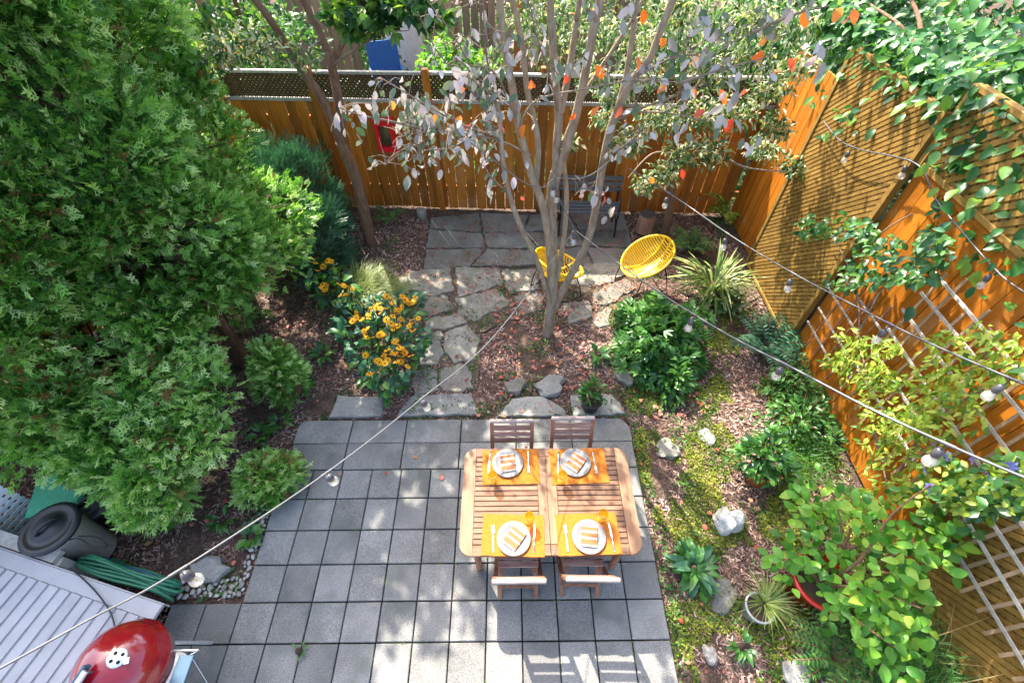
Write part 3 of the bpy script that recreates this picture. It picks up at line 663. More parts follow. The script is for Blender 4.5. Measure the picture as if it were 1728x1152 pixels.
scatter('weeds', SMALL, np.stack([x, y, ground_z(x, y)+rng.uniform(.005, .05, len(x))], 1), rdir(len(x))*np.array([1, 1, .6])+np.array([0, 0, .25]), up_biased(len(x), .6), rng.uniform(.016, .048, len(x)), M['lowgreen'], None,
        None, 'stuff', 'low green weeds and clover sprouting between stones and mulch', 'weeds')
def fallen(n, f):
    x, y = f(n); k = len(x)
    return np.stack([x, y, np.maximum(ground_z(x, y), -.02)+.022+rng.random(k)*.012], 1)
Pf = np.concatenate([fallen(260, lambda n: yard_points(n, -.2, 2.3, 2.7, 4.6)), fallen(520, lambda n: yard_points(n)), np.stack([rng.uniform(-2.2, 1.3, 9), rng.uniform(1.9, 2.6, 9), np.full(9, .012)], 1)])
scatter('fallen_leaves', LEAFW, Pf, rdir(len(Pf))*np.array([1, 1, .15]), up_biased(len(Pf), 1.5), rng.uniform(.025, .065, len(Pf)), M['fallen'], None, None, 'stuff', 'scattered red and brown fallen leaves on the mulch', 'fallen leaves')
jx, jy = [], []
for i in range(5200):
    if rnd.random() < .5: xq = PX0+P*rnd.randrange(0, 13); yq = rnd.uniform(-.5, 2.1)
    else: xq = rnd.uniform(PX0, PX1); yq = yb-P-P*rnd.randrange(-1, 9)
    jx.append(xq+rnd.gauss(0, .004)); jy.append(yq+rnd.gauss(0, .004))
jx, jy = np.array(jx), np.array(jy); keep = noise2(jx, jy, 1.6, 91)+.4*noise2(jx, jy, 5, 92) > .42; jx, jy = jx[keep], jy[keep]
scatter('joint_moss', SMALL, np.stack([jx, jy, np.full(len(jx), -.004)], 1), rdir(len(jx))*np.array([1, 1, .5]), up_biased(len(jx), .8), rng.uniform(.01, .022, len(jx)), M['lowgreen'], None, None, 'stuff', 'moss and dust grown into the joints of the pavers', 'moss')
# debris and dust in the paved terrace
x = rng.uniform(-1.6, 1.95, 9000); y = rng.uniform(2.75, 5.5, 9000)
keep = (noise2(x, y, 2.3, 62) > 0.0) & (x < -.1+(y > 4.3)*2.2); x, y = x[keep], y[keep]
scatter('path_litter', CHIP, np.stack([x, y, rng.uniform(.006, .016, len(x))], 1), rdir(len(x))*np.array([1, 1, .15]), up_biased(len(x), 1.6), rng.uniform(.01, .034, len(x)), M['mulch'], None, None, 'stuff', 'bark crumbs and soil washed over the stepping stones', 'leaf litter')
x = rng.uniform(-1.3, 1.95, 3200); y = rng.uniform(4.3, 6.6, 3200)
keep = noise2(x, y, 2, 61) > 0.05; x, y = x[keep], y[keep]
scatter('leaf_litter', SMALL, np.stack([x, y, np.full(len(x), .008)], 1), rdir(len(x))*np.array([1, 1, .1]), up_biased(len(x), 1.5), rng.uniform(.015, .04, len(x)), M['fallen'], None, None, 'stuff', 'dry leaf crumbs lying on the stone terrace', 'leaf litter')

# ================================================================== FENCES
FA, FB = Vector((-4.0, 6.98, 0)), Vector((3.72, 6.6, 0))
fd = (FB-FA).normalized(); frz = math.atan2(fd.y, fd.x)
def board_meshes(wd, h, th, mat, k=3, dog=False):
    out = []
    for i in range(k):
        mb = MB(); mb.box((0, 0, h/2), (wd-(.0, .004, .008)[i % 3], th, h), None, 0, 0.004); out.append(mb.mesh('board', mat))
    return out
back = thing('board_fence', 'long orange stained board fence with lattice top behind the bench', 'fence', FA, frz)
L = (FB-FA).length; pitch = 0.158
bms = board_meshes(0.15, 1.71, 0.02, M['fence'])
nb = int(L/pitch)
for i in range(nb):
    o = link('board', rnd.choice(bms), back, (pitch*(i+.5), rnd.uniform(-.003, .003), 0.0+rnd.uniform(-.012, .012))); o.rotation_euler = (0, rnd.uniform(-.004, .004), rnd.choice([0, math.pi]))
for z in (0.35, 1.45):
    MB().box((L/2, .035, z), (L, .04, .09)).obj('rail', M['fence'], back)
MB().box((L/2, 0, 1.735), (L, .05, .04), None, 0, .004).obj('rail', M['greywood'], back)
xp = [0.06, 1.3, 2.9, 4.5, 6.1, 7.6]
pm_ = MB().box((0, 0, 1.09), (.09, .09, 2.18), None, 0, .008).mesh('post', M['fence'])
for i, px_ in enumerate(xp):
    link('post', pm_, back, (px_, .06 if i not in (1, 2) else -.062, 0))
def diag_lattice(w_, h_, pitch_, sw, th, z0=0.0, x0=0.0, both=True):
    """clipped 45 degree slat centre lines: list of (a, b, layer)"""
    out = []
    for layer, sg in ((0, 1), (1, -1)):
        c = -h_ if sg == 1 else 0
        c += pitch_/2
        hi = w_ if sg == 1 else w_+h_
        while c < hi:
            # sg 1: x - z = c ; sg -1: x + z = c
            if sg == 1: a = (max(0, c), max(0, -c)); e = min(w_, h_+c); b_ = (e, e-c)
            else: a = (max(0, c-h_), min(h_, c)); e = min(w_, c); b_ = (e, c-e)
            if (a[0]-b_[0])**2+(a[1]-b_[1])**2 > .003: out.append(((a[0]+x0, a[1]+z0), (b_[0]+x0, b_[1]+z0), layer))
            c += pitch_
    return out
mb = MB()
for a, b_, ly in diag_lattice(L, .31, .064, .03, .006, 1.765):
    mb.bar((a[0], -.008+.0085*ly, a[1]), (b_[0], -.008+.0085*ly, b_[1]), .031, .008, (0, 1, 0))
lo = mb.obj('lattice_top', M['dark_lattice'], back); tag(lo, kind='stuff')
for a, b_ in zip(xp[:-1], xp[1:]):
    cm = MB().box((0, 0, 0), (b_-a-.02, .06, .035), None, 0, .005); o = cm.obj('cap_rail', M['greywood'], back); o.location = ((a+b_)/2, -.0, 2.1+rnd.uniform(-.012, .012)); o.rotation_euler = (0, rnd.uniform(-.012, .012), 0)

# right-hand fence: plain boards, runs along Y at X = 3.6 (local x runs from the far end towards the house)
def along_y(name, label, X, y0, y1):
    t = thing(name, label, 'fence', (X, y0, 0), -math.pi/2); return t, y0-y1
rf, L2 = along_y('board_fence', 'sunlit orange board fence with grey trellises and lattice topper', 3.62, 3.74, 1.42)
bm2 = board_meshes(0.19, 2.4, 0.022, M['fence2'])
n2 = int(round(L2/.1935))
for i in range(n2):
    o = link('board', bm2[i % 3], rf, (L2/n2*(i+.5), rnd.uniform(-.002, .002), .03)); o.rotation_euler = (0, 0, rnd.choice([0, math.pi]))
MB().box((L2/2, 0.0, 2.455), (L2, .06, .045), None, 0, .005).obj('rail', M['fence2'], rf)
for z in (.4, 1.9): MB().box((L2/2, .035, z), (L2, .04, .09)).obj('rail', M['fence2'], rf)
for x_ in (0.0, L2): MB().box((x_, .07, 1.3), (.09, .09, 2.6), None, 0, .006).obj('post', M['fence2'], rf)
far_f, L3 = along_y('board_fence', 'sunny far corner of orange board fence left of the big lattice', 3.66, 6.5, 5.2)
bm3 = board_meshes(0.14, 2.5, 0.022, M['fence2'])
n3 = int(round(L3/.15))
for i in range(n3):
    o = link('board', bm3[i % 3], far_f, (L3/n3*(i+.5), rnd.uniform(-.006, .006), .03)); o.rotation_euler = (0, 0, rnd.choice([0, math.pi]))
for z in (.4, 1.9): MB().box((L3/2, .035, z), (L3, .04, .09)).obj('rail', M['fence2'], far_f)
def lattice_panel(name, label, X, y0, y1, z0, z1, pitch_, sw, mat, frame=True, backing=None):
    t, Lw = along_y(name, label, X, y0, y1); hgt = z1-z0
    for a, b_, ly in diag_lattice(Lw, hgt, pitch_, sw, .008, z0):
        k = MB(); yo = -.006-.0095*(1-ly)
        k.bar((0, 0, 0), (b_[0]-a[0], 0, b_[1]-a[1]), sw*rnd.uniform(.94, 1.05), .0085, (0, 1, 0))
        o = k.obj('slat', mat, t); o.location = (a[0], yo, a[1])
    if frame:
        for x_ in (-.02, Lw+.02): MB().box((x_, 0, (z0+z1)/2), (.05, .07, hgt+.06), None, 0, .005).obj('frame_post', mat, t)
        for z in (z0-.02, z1+.02): MB().box((Lw/2, 0, z), (Lw-.012, .06, .045), None, 0, .005).obj('frame_rail', mat, t)
    if backing:
        MB().box((Lw/2, .05, (z0+z1)/2), (Lw, .02, hgt)).obj('backing_board', backing, t)
    return t
lattice_panel('lattice_screen', 'tall olive brown diagonal lattice screen with light stripes', 3.57, 5.3, 3.83, .06, 2.88, .068, .035, M['lattice'], True, M['fence'])
lattice_panel('lattice_topper', 'tan lattice strip above the orange board fence under the climber', 3.6, 3.72, .4, 2.53, 3.12, .085, .042, M['lattice'])
lattice_panel('lattice_screen', 'brown lattice screen behind the grey trellis at the lower right', 3.62, 1.38, -.8, .06, 2.4, .085, .046, M['lattice'], True, M['lattice'])
# left fence, mostly behind the cedars
lf0, lf1 = Vector((-4.05, 7.0, 0)), Vector((-6.6, 1.5, 0)); ld = lf1-lf0
lf = thing('board_fence', 'shaded brown board fence corner behind the cedars', 'fence', lf0, math.atan2(ld.y, ld.x))
for i in range(int(ld.length/.17)):
    o = link('board', bms[i % 3], lf, (.17*(i+.5), 0, .04))
for z in (.4, 1.45): MB().box((ld.length/2, -.035, z), (ld.length, .04, .09)).obj('rail', M['fence'], lf)
for x_ in (.05, 1.6, 3.2, 4.8): MB().box((x_, -.07, 1.2), (.1, .1, 2.4), None, 0, .006).obj('post', M['fence'], lf)

for a_, b_, yv, lab in ((335, 125, 7.7, 'tall weathered timber post rising behind the fence corner'), (372, 80, 8.3, 'thinner grey timber post beyond the fence at the upper left')):
    c_ = GY(a_, b_, yv); k = MB(); k.box((c_.x, yv, 2.1), (.13 if yv < 8 else .09, .13, 4.2), None, 0, .01); k.solid('timber_post', M['tanwood'], lab, 'post')
# trellises on the right-hand fence
def trellis(label, X, ys_, zs_, yr, zr, vm, hm, sw=.024):
    t = thing('trellis', label, 'trellis', (X, (yr[0]+yr[1])/2, zr[0]), 0, 'old slat trellises on the right fence')
    ym, z0 = (yr[0]+yr[1])/2, zr[0]
    for y_ in ys_:
        a, b_ = zr[0]+rnd.uniform(-.02, .05), zr[1]+rnd.uniform(-.12, .04)
        k = MB().box((0, 0, (b_-a)/2), (.012, sw, b_-a)); o = k.obj('slat', vm, t); o.location = (0, y_-ym, a-z0); o.rotation_euler = (rnd.uniform(-.03, .03), 0, 0)
    for z_ in zs_:
        a, b_ = yr[0]+rnd.uniform(-.04, .05), yr[1]+rnd.uniform(-.05, .05)
        k = MB().box((0, (b_-a)/2, 0), (.012, b_-a, sw)); o = k.obj('slat', hm, t); o.location = (-.014, a-ym, z_-z0); o.rotation_euler = (rnd.uniform(-.025, .025), 0, 0)
trellis('weathered trellis of long slats beneath the yellow green vine', 3.53, np.arange(1.5, 2.8, .14), [.85, 1.1, 1.35, 1.6, 1.85, 2.02], (1.42, 2.85), (.5, 2.15), M['tanwood'], M['greywood'])
trellis('broken shaded trellis of short grey sticks near the lattice corner', 3.54, np.arange(2.98, 3.65, .17), [.55, .8, 1.05, 1.3], (2.9, 3.68), (.35, 1.5), M['chairleg'], M['greywood'], .018)
trellis('open grey trellis fixed to the lower right lattice', 3.54, np.arange(.1, 1.35, .14), [.75, .95, 1.15, 1.35, 1.55, 1.75, 1.95], (-.1, 1.36), (.55, 2.2), M['tanwood'], M['greywood'], .026)

# ---- the neighbours behind: board fence, white shed, blue chair
nf = thing('board_fence', 'far greyish pink board fence with one orange board beyond the back fence', 'fence', (-1.7, 10.6, 0), 0)
nbm = board_meshes(.15, 2.3, .02, M['nbwood']); nbo = MB().box((0, 0, 1.15), (.13, .02, 2.3), None, 0, .004).mesh('board', M['nbwood2'])
for i in range(26):
    o = link('board', nbo if i in (11, 14) else nbm[i % 3], nf, (.165*(i+.5), rnd.uniform(-.01, .01), 0))
for z in (.5, 1.9): MB().box((2.15, .04, z), (4.3, .05, .09)).obj('rail', M['nbwood'], nf)
ns = thing('garden_shed', 'white rendered shed wall showing beyond the back fence', 'shed', (-2.15, 11.6, 0), 0)
MB().box((0, 0, 1.0), (.8, .9, 2.0)).obj('wall', M['white'], ns); MB().box((0, 0, 2.04), (1.1, 1.2, .08)).obj('roof', M['vinyl'], ns)
bc = thing('garden_chair', 'blue canvas chair standing in front of the white shed wall', 'chair', (-2.45, 10.3, 0), .3)
MB().box((0, .25, 1.0), (.62, .04, .66), Matrix.Rotation(-.15, 3, 'X')).obj('backrest', M['blue'], bc); MB().box((0, 0, .68), (.62, .5, .04)).obj('seat', M['blue'], bc)
for sx in (-1, 1):
    for sy in (-1, 1): MB().tube([(sx*.28, sy*.22, 0), (sx*.28, sy*.22, .67)], .015, 6).obj('leg', M['iron'], bc)
    MB().box((sx*.31, 0, .86), (.04, .5, .03)).obj('armrest', M['blue'], bc)
ps = thing('plank_panel', 'greenish grey weathered plank panel seen between left tree forks', 'fence', (-4.0, 10.2, 0), .1)
for i in range(7): link('board', nbm[i % 3], ps, (.165*i, 0, 0))

# ================================================================== TABLE AND SETTINGS
TX0, TX1, TY0, TY1, TZ = -0.412, 1.048, 1.045, 1.965, 0.74
tcx, tcy = (TX0+TX1)/2, (TY0+TY1)/2; hw, hh = (TX1-TX0)/2, (TY1-TY0)/2
table = thing('dining_table', 'slatted wooden patio table with rounded corners set for four', 'table', (tcx, tcy, 0))
EW, RW, RR, TH = .105, .082, .102, .026
def arc(cx, cy, r, a0, a1, n=6): return [(cx+r*math.cos(R(a0+(a1-a0)*i/n)), cy+r*math.sin(R(a0+(a1-a0)*i/n))) for i in range(n+1)]
endp = [(hw-EW, -hh)]+arc(hw-RR, -hh+RR, RR, -90, 0)+arc(hw-RR, hh-RR, RR, 0, 90)+[(hw-EW, hh)]
for sg in (1, -1):
    poly = endp if sg == 1 else [(-x, y) for x, y in endp][::-1]
    MB().prism(poly, TZ-TH, TZ, .002).obj('end_board', M['teak_y'], table)
ix = hw-EW-.002
for sg in (1, -1):
    for a, b_ in ((-ix, -.002), (.002, ix)):
        MB().box(((a+b_)/2, sg*(hh-RW/2), TZ-TH/2), (b_-a, RW, TH), None, 0, .003).obj('rail_board', M['teak'], table)
iy = hh-RW-.003
for x_ in (-.0415, .0415):
    MB().box((x_*.98, 0, TZ-TH/2-.0005), (.078, 2*iy, TH), None, 0, .003).obj('centre_board', M['teak_y'], table)
ns_ = 17; sp_ = 2*iy/ns_
for a, b_ in ((-ix+.001, -.083), (.083, ix-.001)):
    me = MB().box((0, 0, 0), (b_-a, sp_-.0055, .02), None, 0, .003).mesh('slat', M['teak'])
    for i in range(ns_):
        link('slat', me, table, ((a+b_)/2, -iy+sp_*(i+.5), TZ-.0125+rnd.uniform(-.001, .0005)))
for sx in (-1, 1):
    MB().box((sx*(hw-.13), 0, .675), (.022, 2*hh-.2, .07)).obj('apron', M['teak_y'], table)
    MB().box((0, sx*(hh-.1), .675), (2*hw-.3, .022, .07)).obj('apron', M['teak'], table)
    MB().box((sx*.3, 0, .69), (.03, 2*iy+.05, .04)).obj('batten', M['teak_y'], table)
    for sy in (-1, 1):
        k = MB(); cx, cy = sx*(hw-.125), sy*(hh-.1)
        k.box((cx, cy, .62), (.062, .062, .18)); k.lathe([(.03, .53), (.036, .5), (.027, .47), (.031, .3), (.026, .1), (.032, .08), (.024, .05), (.03, .02), (.026, 0)], 12, (cx, cy, 0)); k.obj('leg', M['chairleg'], table)

def placemat(px, py, ang, lab):
    c = G(px, py, TZ+.004); k = MB()
    n = 10
    vs = []; 
    for j in range(n+1):
        for i in range(n+1):
            x, y = (i/n-.5)*.5, (j/n-.5)*.325
            vs.append((x+.002*math.sin(j*1.7), y+.002*math.sin(i*2.1), .0012+.0012*math.sin(i*.9+j*.7)))
    fs = [(j*(n+1)+i, j*(n+1)+i+1, (j+1)*(n+1)+i+1, (j+1)*(n+1)+i) for j in range(n) for i in range(n)]
    k.add(vs, fs); k.box((0, 0, -.001), (.5, .325, .002))
    o = link('placemat', k.mesh('placemat', M['mat']), None, (c.x, c.y, TZ+.0035)); o.rotation_euler = (0, 0, ang)
    tag(o, lab, 'placemat', 'orange cloth placemats on the table'); return c
C1 = placemat(862, 787, R(1), 'orange placemat at the far left table setting')
C2 = placemat(976, 786, R(2), 'orange placemat at the far right table setting')
C3 = placemat(866, 902, R(-2), 'orange placemat at the near left table setting')
C4 = placemat(992, 900, R(1.5), 'orange placemat at the near right setting, hanging to the table edge')
pl_me = MB().lathe([(0, .006), (.075, .006), (.085, .008), (.121, .018), (.124, .0165), (.122, .013), (.086, .002), (.07, 0), (0, 0)], 40).mesh('plate', M['plate'])
nk = MB(); n = 8; vs = []
for lay, dz in ((0, 0), (1, .0035)):
    b0 = len(nk.v)
    nk.box((rnd.uniform(-.001, .001), 0, .003+dz), (.116-.004*lay, .15-.004*lay, .0034), None, 0, .0012)
nk_me = nk.mesh('napkin', M['napkin'])
fk = MB(); fk.box((0, -.045, .003), (.011, .1, .003)); fk.box((0, .022, .003), (.007, .05, .003)); fk.box((0, .058, .0035), (.024, .026, .003))
for i in range(4): fk.box((-.0098+i*.0065, .09, .0042), (.0034, .042, .003))
fk_me = fk.mesh('fork', M['steel'])
kn = MB(); kn.prism([(-.006, -.11), (.006, -.11), (.0075, 0), (.011, .02), (.0105, .08), (.003, .118), (-.006, .112), (-.0065, 0)], .001, .0042, .001); kn.lathe([(0, -.02), (.0075, -.018), (.008, .075), (0, .078)], 8, (0, -.085, .004), axis=Matrix.Rotation(-math.pi/2, 3, 'X')); kn_me = kn.mesh('knife', M['steel'])
gl_me = MB().lathe([(0, .004), (.032, .003), (.033, .006), (.006, .012), (.0055, .06), (.014, .068), (.034, .088), (.041, .115), (.036, .15), (.0345, .15), (.039, .115), (.032, .09), (.012, .073), (0, .071)], 28).mesh('goblet', M['amber'])
zt = TZ+.007
SETS = [('far left', (857, 781), R(8), (826, 779), R(178), (891.5, 778), R(180), (831, 803)),
        ('far right', (971, 780), R(-38), (942, 780), R(176), (1003, 779), R(184), (949, 802)),
        ('near left', (867, 908), R(-37), (901, 908), R(-4), (832, 910), R(2), (893, 872)),
        ('near right', (994, 905), R(-7), (1032, 906), R(5), (956, 909), R(2), (1018, 868))]
for lab, p_, na, kp, ka, fp, fa, gp in SETS:
    c = G(*p_, zt+.01); o = link('plate', pl_me, None, (c.x, c.y, zt)); o.scale = (1.1, 1.1, 1); tag(o, f'round white plate with grey rings at the {lab} setting', 'plate', 'ringed dinner plates')
    o = link('napkin', nk_me, None, (c.x+.004, c.y, zt+.011)); o.rotation_euler = (R(1.5), R(-1), na); o.scale = (1.1, 1.1, 1.3); tag(o, f'folded orange and white striped napkin on the {lab} plate', 'napkin', 'striped napkins')
    c = G(*kp, zt); o = link('knife', kn_me, None, (c.x, c.y, zt)); o.rotation_euler = (0, 0, ka); tag(o, f'steel knife beside the {lab} plate', 'knife', 'table knives')
    c = G(*fp, zt); o = link('fork', fk_me, None, (c.x, c.y, zt)); o.rotation_euler = (0, 0, fa); tag(o, f'steel fork beside the {lab} plate', 'fork', 'table forks')
    c = G(*gp, TZ+.12); o = link('goblet', gl_me, None, (c.x, c.y, zt)); tag(o, f'amber glass goblet at the {lab} setting', 'goblet', 'amber goblets')

# ---- folding chairs: local +Y is towards the table, origin under the seat back
def folding_chair():
    t = thing('folding_chair', 'x', 'chair')
    W = .185
    for sx in (-1, 1):
        MB().bar((sx*W, -.04, .885), (sx*W, .10, .42), .022, .036, (1, 0, 0)).obj('back_post', M['chairleg'], t)
        MB().bar((sx*W, .095, .43), (sx*W, .44, .01), .022, .036, (1, 0, 0)).obj('front_leg', M['chairleg'], t)
        MB().bar((sx*(W-.026), .46, .43), (sx*(W-.026), .02, 0.0), .02, .036, (1, 0, 0)).obj('rear_leg', M['chairleg'], t)
        MB().bar((sx*(W-.05), .12, .42), (sx*(W-.05), .48, .435), .02, .035, (1, 0, 0)).obj('seat_rail', M['chairleg'], t)
    for i in range(6):
        MB().box((0, .185+.062*i, .45+.002*i), (2*W-.03, .052, .016), None, 0, .003).obj('seat_slat', M['chairwood'], t)
    rot = Matrix.Rotation(R(-32), 3, 'X')
    dv = Vector((0, .14, -.465)).normalized()
    MB().tube([(-W-.012, -.044, .885), (W+.012, -.044, .885)], .019, 10).obj('top_rail', M['palerail'], t)
    for s_, wd in ((.075, .05), (.15, .05), (.225, .05)):
        p = Vector((0, -.04, .885))+dv*s_+Vector((0, .004, 0)); MB().box(p, (2*W-.024, .016, wd), Matrix.Rotation(R(16.8), 3, 'X'), 0, .002).obj('back_slat', M['chairwood'], t)
    MB().box((0, .09, .1), (2*W-.07, .018, .035)).obj('stretcher', M['chairleg'], t)
    MB().box((0, .44, .12), (2*W-.03, .018, .035)).obj('stretcher', M['chairleg'], t)
    return t
ch0 = folding_chair()
c1 = G(864, 722, .87); c2 = G(968, 717, .87); c3 = G(876, 978, .87); c4 = G(1000, 975, .87)
for i, (x, y, rz, lab) in enumerate([(c1.x, c1.y+.02, math.pi, 'folding wooden chair on the far side, left of the two far chairs'), (c2.x, c2.y+.02, math.pi, 'folding wooden chair on the far side, behind the far right plate'),
        (c3.x, c3.y+.03, 0, 'folding wooden chair tucked under the near left setting'), (c4.x, c4.y+.03, R(-1.5), 'folding wooden chair tucked under the near right setting')]):
    o = ch0 if i == 0 else copy_tree(ch0)
    o.location = (x, y, 0); o.rotation_euler = (0, 0, rz); tag(o, lab, 'chair', 'folding chairs round the table')

# ================================================================== SHED, BINS, HOSE, GRILL (left front corner)
RZ = .55; SR = G(275, 1020, RZ); SL = G(0, 925, RZ); SR.z = SL.z = 0; se = (SL-SR).normalized()
shed = thing('storage_shed', 'low pale shed with ribbed roof and trim boards beside the patio', 'shed', SR, math.atan2(se.y, se.x))   # local +x runs along the trim, local +y towards the house
LS, DS = 3.4, 2.2
MB().box((LS/2+.2, DS/2+.04, RZ/2-.02), (LS-.5, DS-.1, RZ-.04)).obj('wall', M['vinyl'], shed)
MB().box((LS/2, .055, RZ-.01), (LS, .11, .03), None, 0, .004).obj('trim_board', M['vinyl'], shed)
MB().box((LS/2, -.006, RZ-.045), (LS, .01, .08)).obj('fascia', M['vinyl'], shed)
rp = .108
k = MB()
prof = [(0.0, -.014), (.003, .0), (.074, .01), (.078, -.014), (.1075, -.014)]
vs = [(x, .112, z) for x, z in prof]+[(x, DS, z) for x, z in prof]+[(x, .112, -.08) for x, z in prof]
fs = [(i, i+1, 6+i-1+0, 5+i) for i in range(4)]; fs = [(i, 5+i, 6+i, i+1) for i in range(4)]+[(i, i+1, 11+i, 10+i) for i in range(4)]
k.add([Vector(p) for p in vs], [f[::-1] for f in fs]); rpm = k.mesh('roof_panel', M['vinyl'])
for i in range(int(LS/rp)): link('roof_panel', rpm, shed, (rp*i+.01, 0, RZ+.006))
# timber rail between shed and bins
k = MB(); a = SL+se*1.2; b_ = SR+se*1.12; nrm_ = Vector((se.y, -se.x, 0)); nrm_ = nrm_ if nrm_.y > 0 else -nrm_
k.bar(a+nrm_*.07+Vector((0, 0, RZ-.045)), b_+nrm_*.07+Vector((0, 0, RZ-.045)), .1, .045); 
for q in (a, b_): k.bar(q+nrm_*.045+Vector((0, 0, .0)), q+nrm_*.045+Vector((0, 0, RZ-.07)), .07, .05, (1, 0, 0))
k.solid('timber_rail', M['greywood'], 'weathered grey plank along the shed edge below the white lattice', 'plank')
# white lattice panel standing square to the shed edge, left of the bin
k1 = G(86, 858, .06); ext = -nrm_; Lw = 1.0
wl = thing('white_lattice', 'white vinyl lattice panel behind the grey bin', 'lattice', (k1.x, k1.y, 0), math.atan2(ext.y, ext.x))
def wl_slats(h=1.0, p=.062, s_=.036):
    x = p/2
    while x < Lw: MB().box((x, 0, .05+h/2), (s_, .006, h-.02)).obj('slat', M['whitevinyl'], wl); x += p
    z = .05+p/2
    while z < h+.02: MB().box((Lw/2, .0068, z), (Lw-.01, .006, s_)).obj('slat', M['whitevinyl'], wl); z += p
wl_slats()
MB().box((Lw/2, 0.002, .05+1.0+.012), (Lw+.02, .024, .03), None, 0, .003).obj('cap', M['whitevinyl'], wl)
def bin_(label, c, r0, r1, h, body, lid, handle=True, lidh=.05):
    t = thing('rubbish_bin', label, 'bin', (c[0], c[1], 0))
    MB().lathe([(0, 0), (r0-.02, 0), (r0, .02), (r1-.006, h-.06), (r1+.006, h-.055), (r1+.006, h-.02), (r1-.01, h-.02), (0, h-.03)], 32).obj('body', body, t)
    l_ = MB().lathe([(r1+.022, h-.035), (r1+.026, h-.012), (r1+.016, h), (r1-.025, h+.004), (r1-.035, h-.006), (r1*.55, h+.012), (r1*.5, h+.018), (0, h+lidh*.6)], 32).obj('lid', lid, t)
    if handle:
        k = MB(); k.tube(smooth_path([(-.085, 0, h+.02), (-.06, 0, h+.05), (0, 0, h+.062), (.06, 0, h+.05), (.085, 0, h+.02)], 4), .017, 10); o = k.obj('handle', lid, l_); o.rotation_euler = (0, 0, 1.0)
    return t
bin_('grey plastic rubbish bin with black lid beside the green hose', (-3.88, 1.335), .165, .2, .62, M['greyplastic'], M['blackplastic'])
bin_('dark bin half hidden under the cedar boughs', tuple(G(150, 846, .42).xy), .14, .17, .42, M['blackplastic'], M['blackplastic'])
gb = G(96, 826, .5)
t = thing('compost_bin', 'bright green bin lid showing under the big cedar', 'bin', (gb.x, gb.y, 0), .3)
MB().prism([(-.2, -.17), (.2, -.17), (.2, .17), (-.2, .17)], 0, .45, .01).obj('body', M['greenplastic'], t)
MB().prism([(-.22, -.19), (.22, -.19), (.22, .19), (-.22, .19)], .455, .5, .03).obj('lid', M['greenplastic'], t)
# hose coil hanging on the shed edge
hs = thing('hose_coil', 'coiled green and blue garden hose hanging beside the shed', 'hose', SR+se*.64+nrm_*.05, math.atan2(se.y, se.x))
sgn = -1.0
def loops(name, mat, n, a_, bz, z0, y0, dy, r=.013):
    pts_ = []
    for i in range(n*22):
        an = 2*math.pi*i/22; kk = i/22
        pts_.append((a_*(1+.05*math.sin(kk*2.3))*math.cos(an)+.02*math.sin(kk*5), sgn*(y0+dy*kk+.012*math.sin(an*3+kk)), z0+(bz+.025*math.sin(kk*1.7))*math.sin(an)-.02*math.cos(an*2)))
    MB().tube(pts_, r, 8).obj(name, mat, hs)
loops('hose', M['hose'], 6, .48, .13, .29, .0, .019, .013)
loops('hose', M['hose2'], 3, .42, .1, .2, .06, .02, .012)
loops('hose', M['hose'], 3, .38, .1, .13, .09, .016, .012)
k = MB(); k.lathe([(0, 0), (.022, 0), (.025, .03), (.016, .05), (.016, .08), (0, .08)], 12, (.54, sgn*.05, .5), axis=Matrix.Rotation(1.2, 3, 'Y')); k.obj('nozzle', M['capyellow'], hs)
MB().box((0, sgn*.0, .4), (.08, .04, .02)).obj('bracket', M['iron'], hs)
k = MB(); k.tube(smooth_path([(.5, sgn*.12, .56), (.38, sgn*.18, .58), (.22, sgn*.16, .58), (.1, sgn*.19, .57), (.24, sgn*.23, .56), (.42, sgn*.2, .55)], 6), .005, 6); k.obj('wire_loop', M['iron'], hs)
# black lead from hose to grill over the roof
pts_ = [G(118, 958, RZ-.02), G(128, 966, RZ+.012), G(140, 976, RZ+.025), G(160, 996, RZ+.03), G(176, 1016, RZ+.035), G(186, 1032, RZ+.035), G(192, 1050, RZ+.035), G(196, 1075, RZ+.04)]
MB().tube(smooth_path(pts_, 5), .006, 8).solid('power_lead', M['blackplastic'], 'thin black lead curving across the shed roof', 'cable')

# kettle grill
gcx, gcy = G(188, 1122, .98).x, G(188, 1122, .98).y
gr = thing('kettle_grill', 'red kettle grill with aluminium vent and lid handle', 'grill', (gcx, gcy, 0), 0)
RZM, RG = .85, .275
MB().lathe([(RG+.006, -.004), (RG+.01, .008), (RG, .02), (RG*.97, .07), (RG*.86, .14), (RG*.68, .2), (RG*.42, .245), (RG*.2, .262), (0, .267)], 48, (0, 0, RZM)).obj('lid', M['red_enamel'], gr)
MB().lathe([(RG+.004, -.008), (RG-.002, -.03), (RG*.95, -.1), (RG*.78, -.19), (RG*.5, -.25), (0, -.27)], 48, (0, 0, RZM)).obj('bowl', M['red_enamel'], gr)
lidp = gr.children[0]
def on_dome(fx, fy):
    rr = math.hypot(fx, fy)*RG; prof = [(0, .267), (RG*.2, .262), (RG*.42, .245), (RG*.68, .2), (RG*.86, .14), (RG*.97, .07), (RG, .02)]
    for (r0, z0), (r1, z1) in zip(prof[:-1], prof[1:]):
        if r0 <= rr <= r1: z = z0+(z1-z0)*(rr-r0)/(r1-r0); sl_ = -(z1-z0)/(r1-r0); break
    d = Vector((fx, fy, 0)).normalized() if rr > 0 else Vector((1, 0, 0))
    return Vector((fx*RG, fy*RG, RZM+z)), (d*sl_+Vector((0, 0, 1))).normalized()
p, nn = on_dome(.36, .1); q = nn.to_track_quat('Z', 'Y').to_matrix()
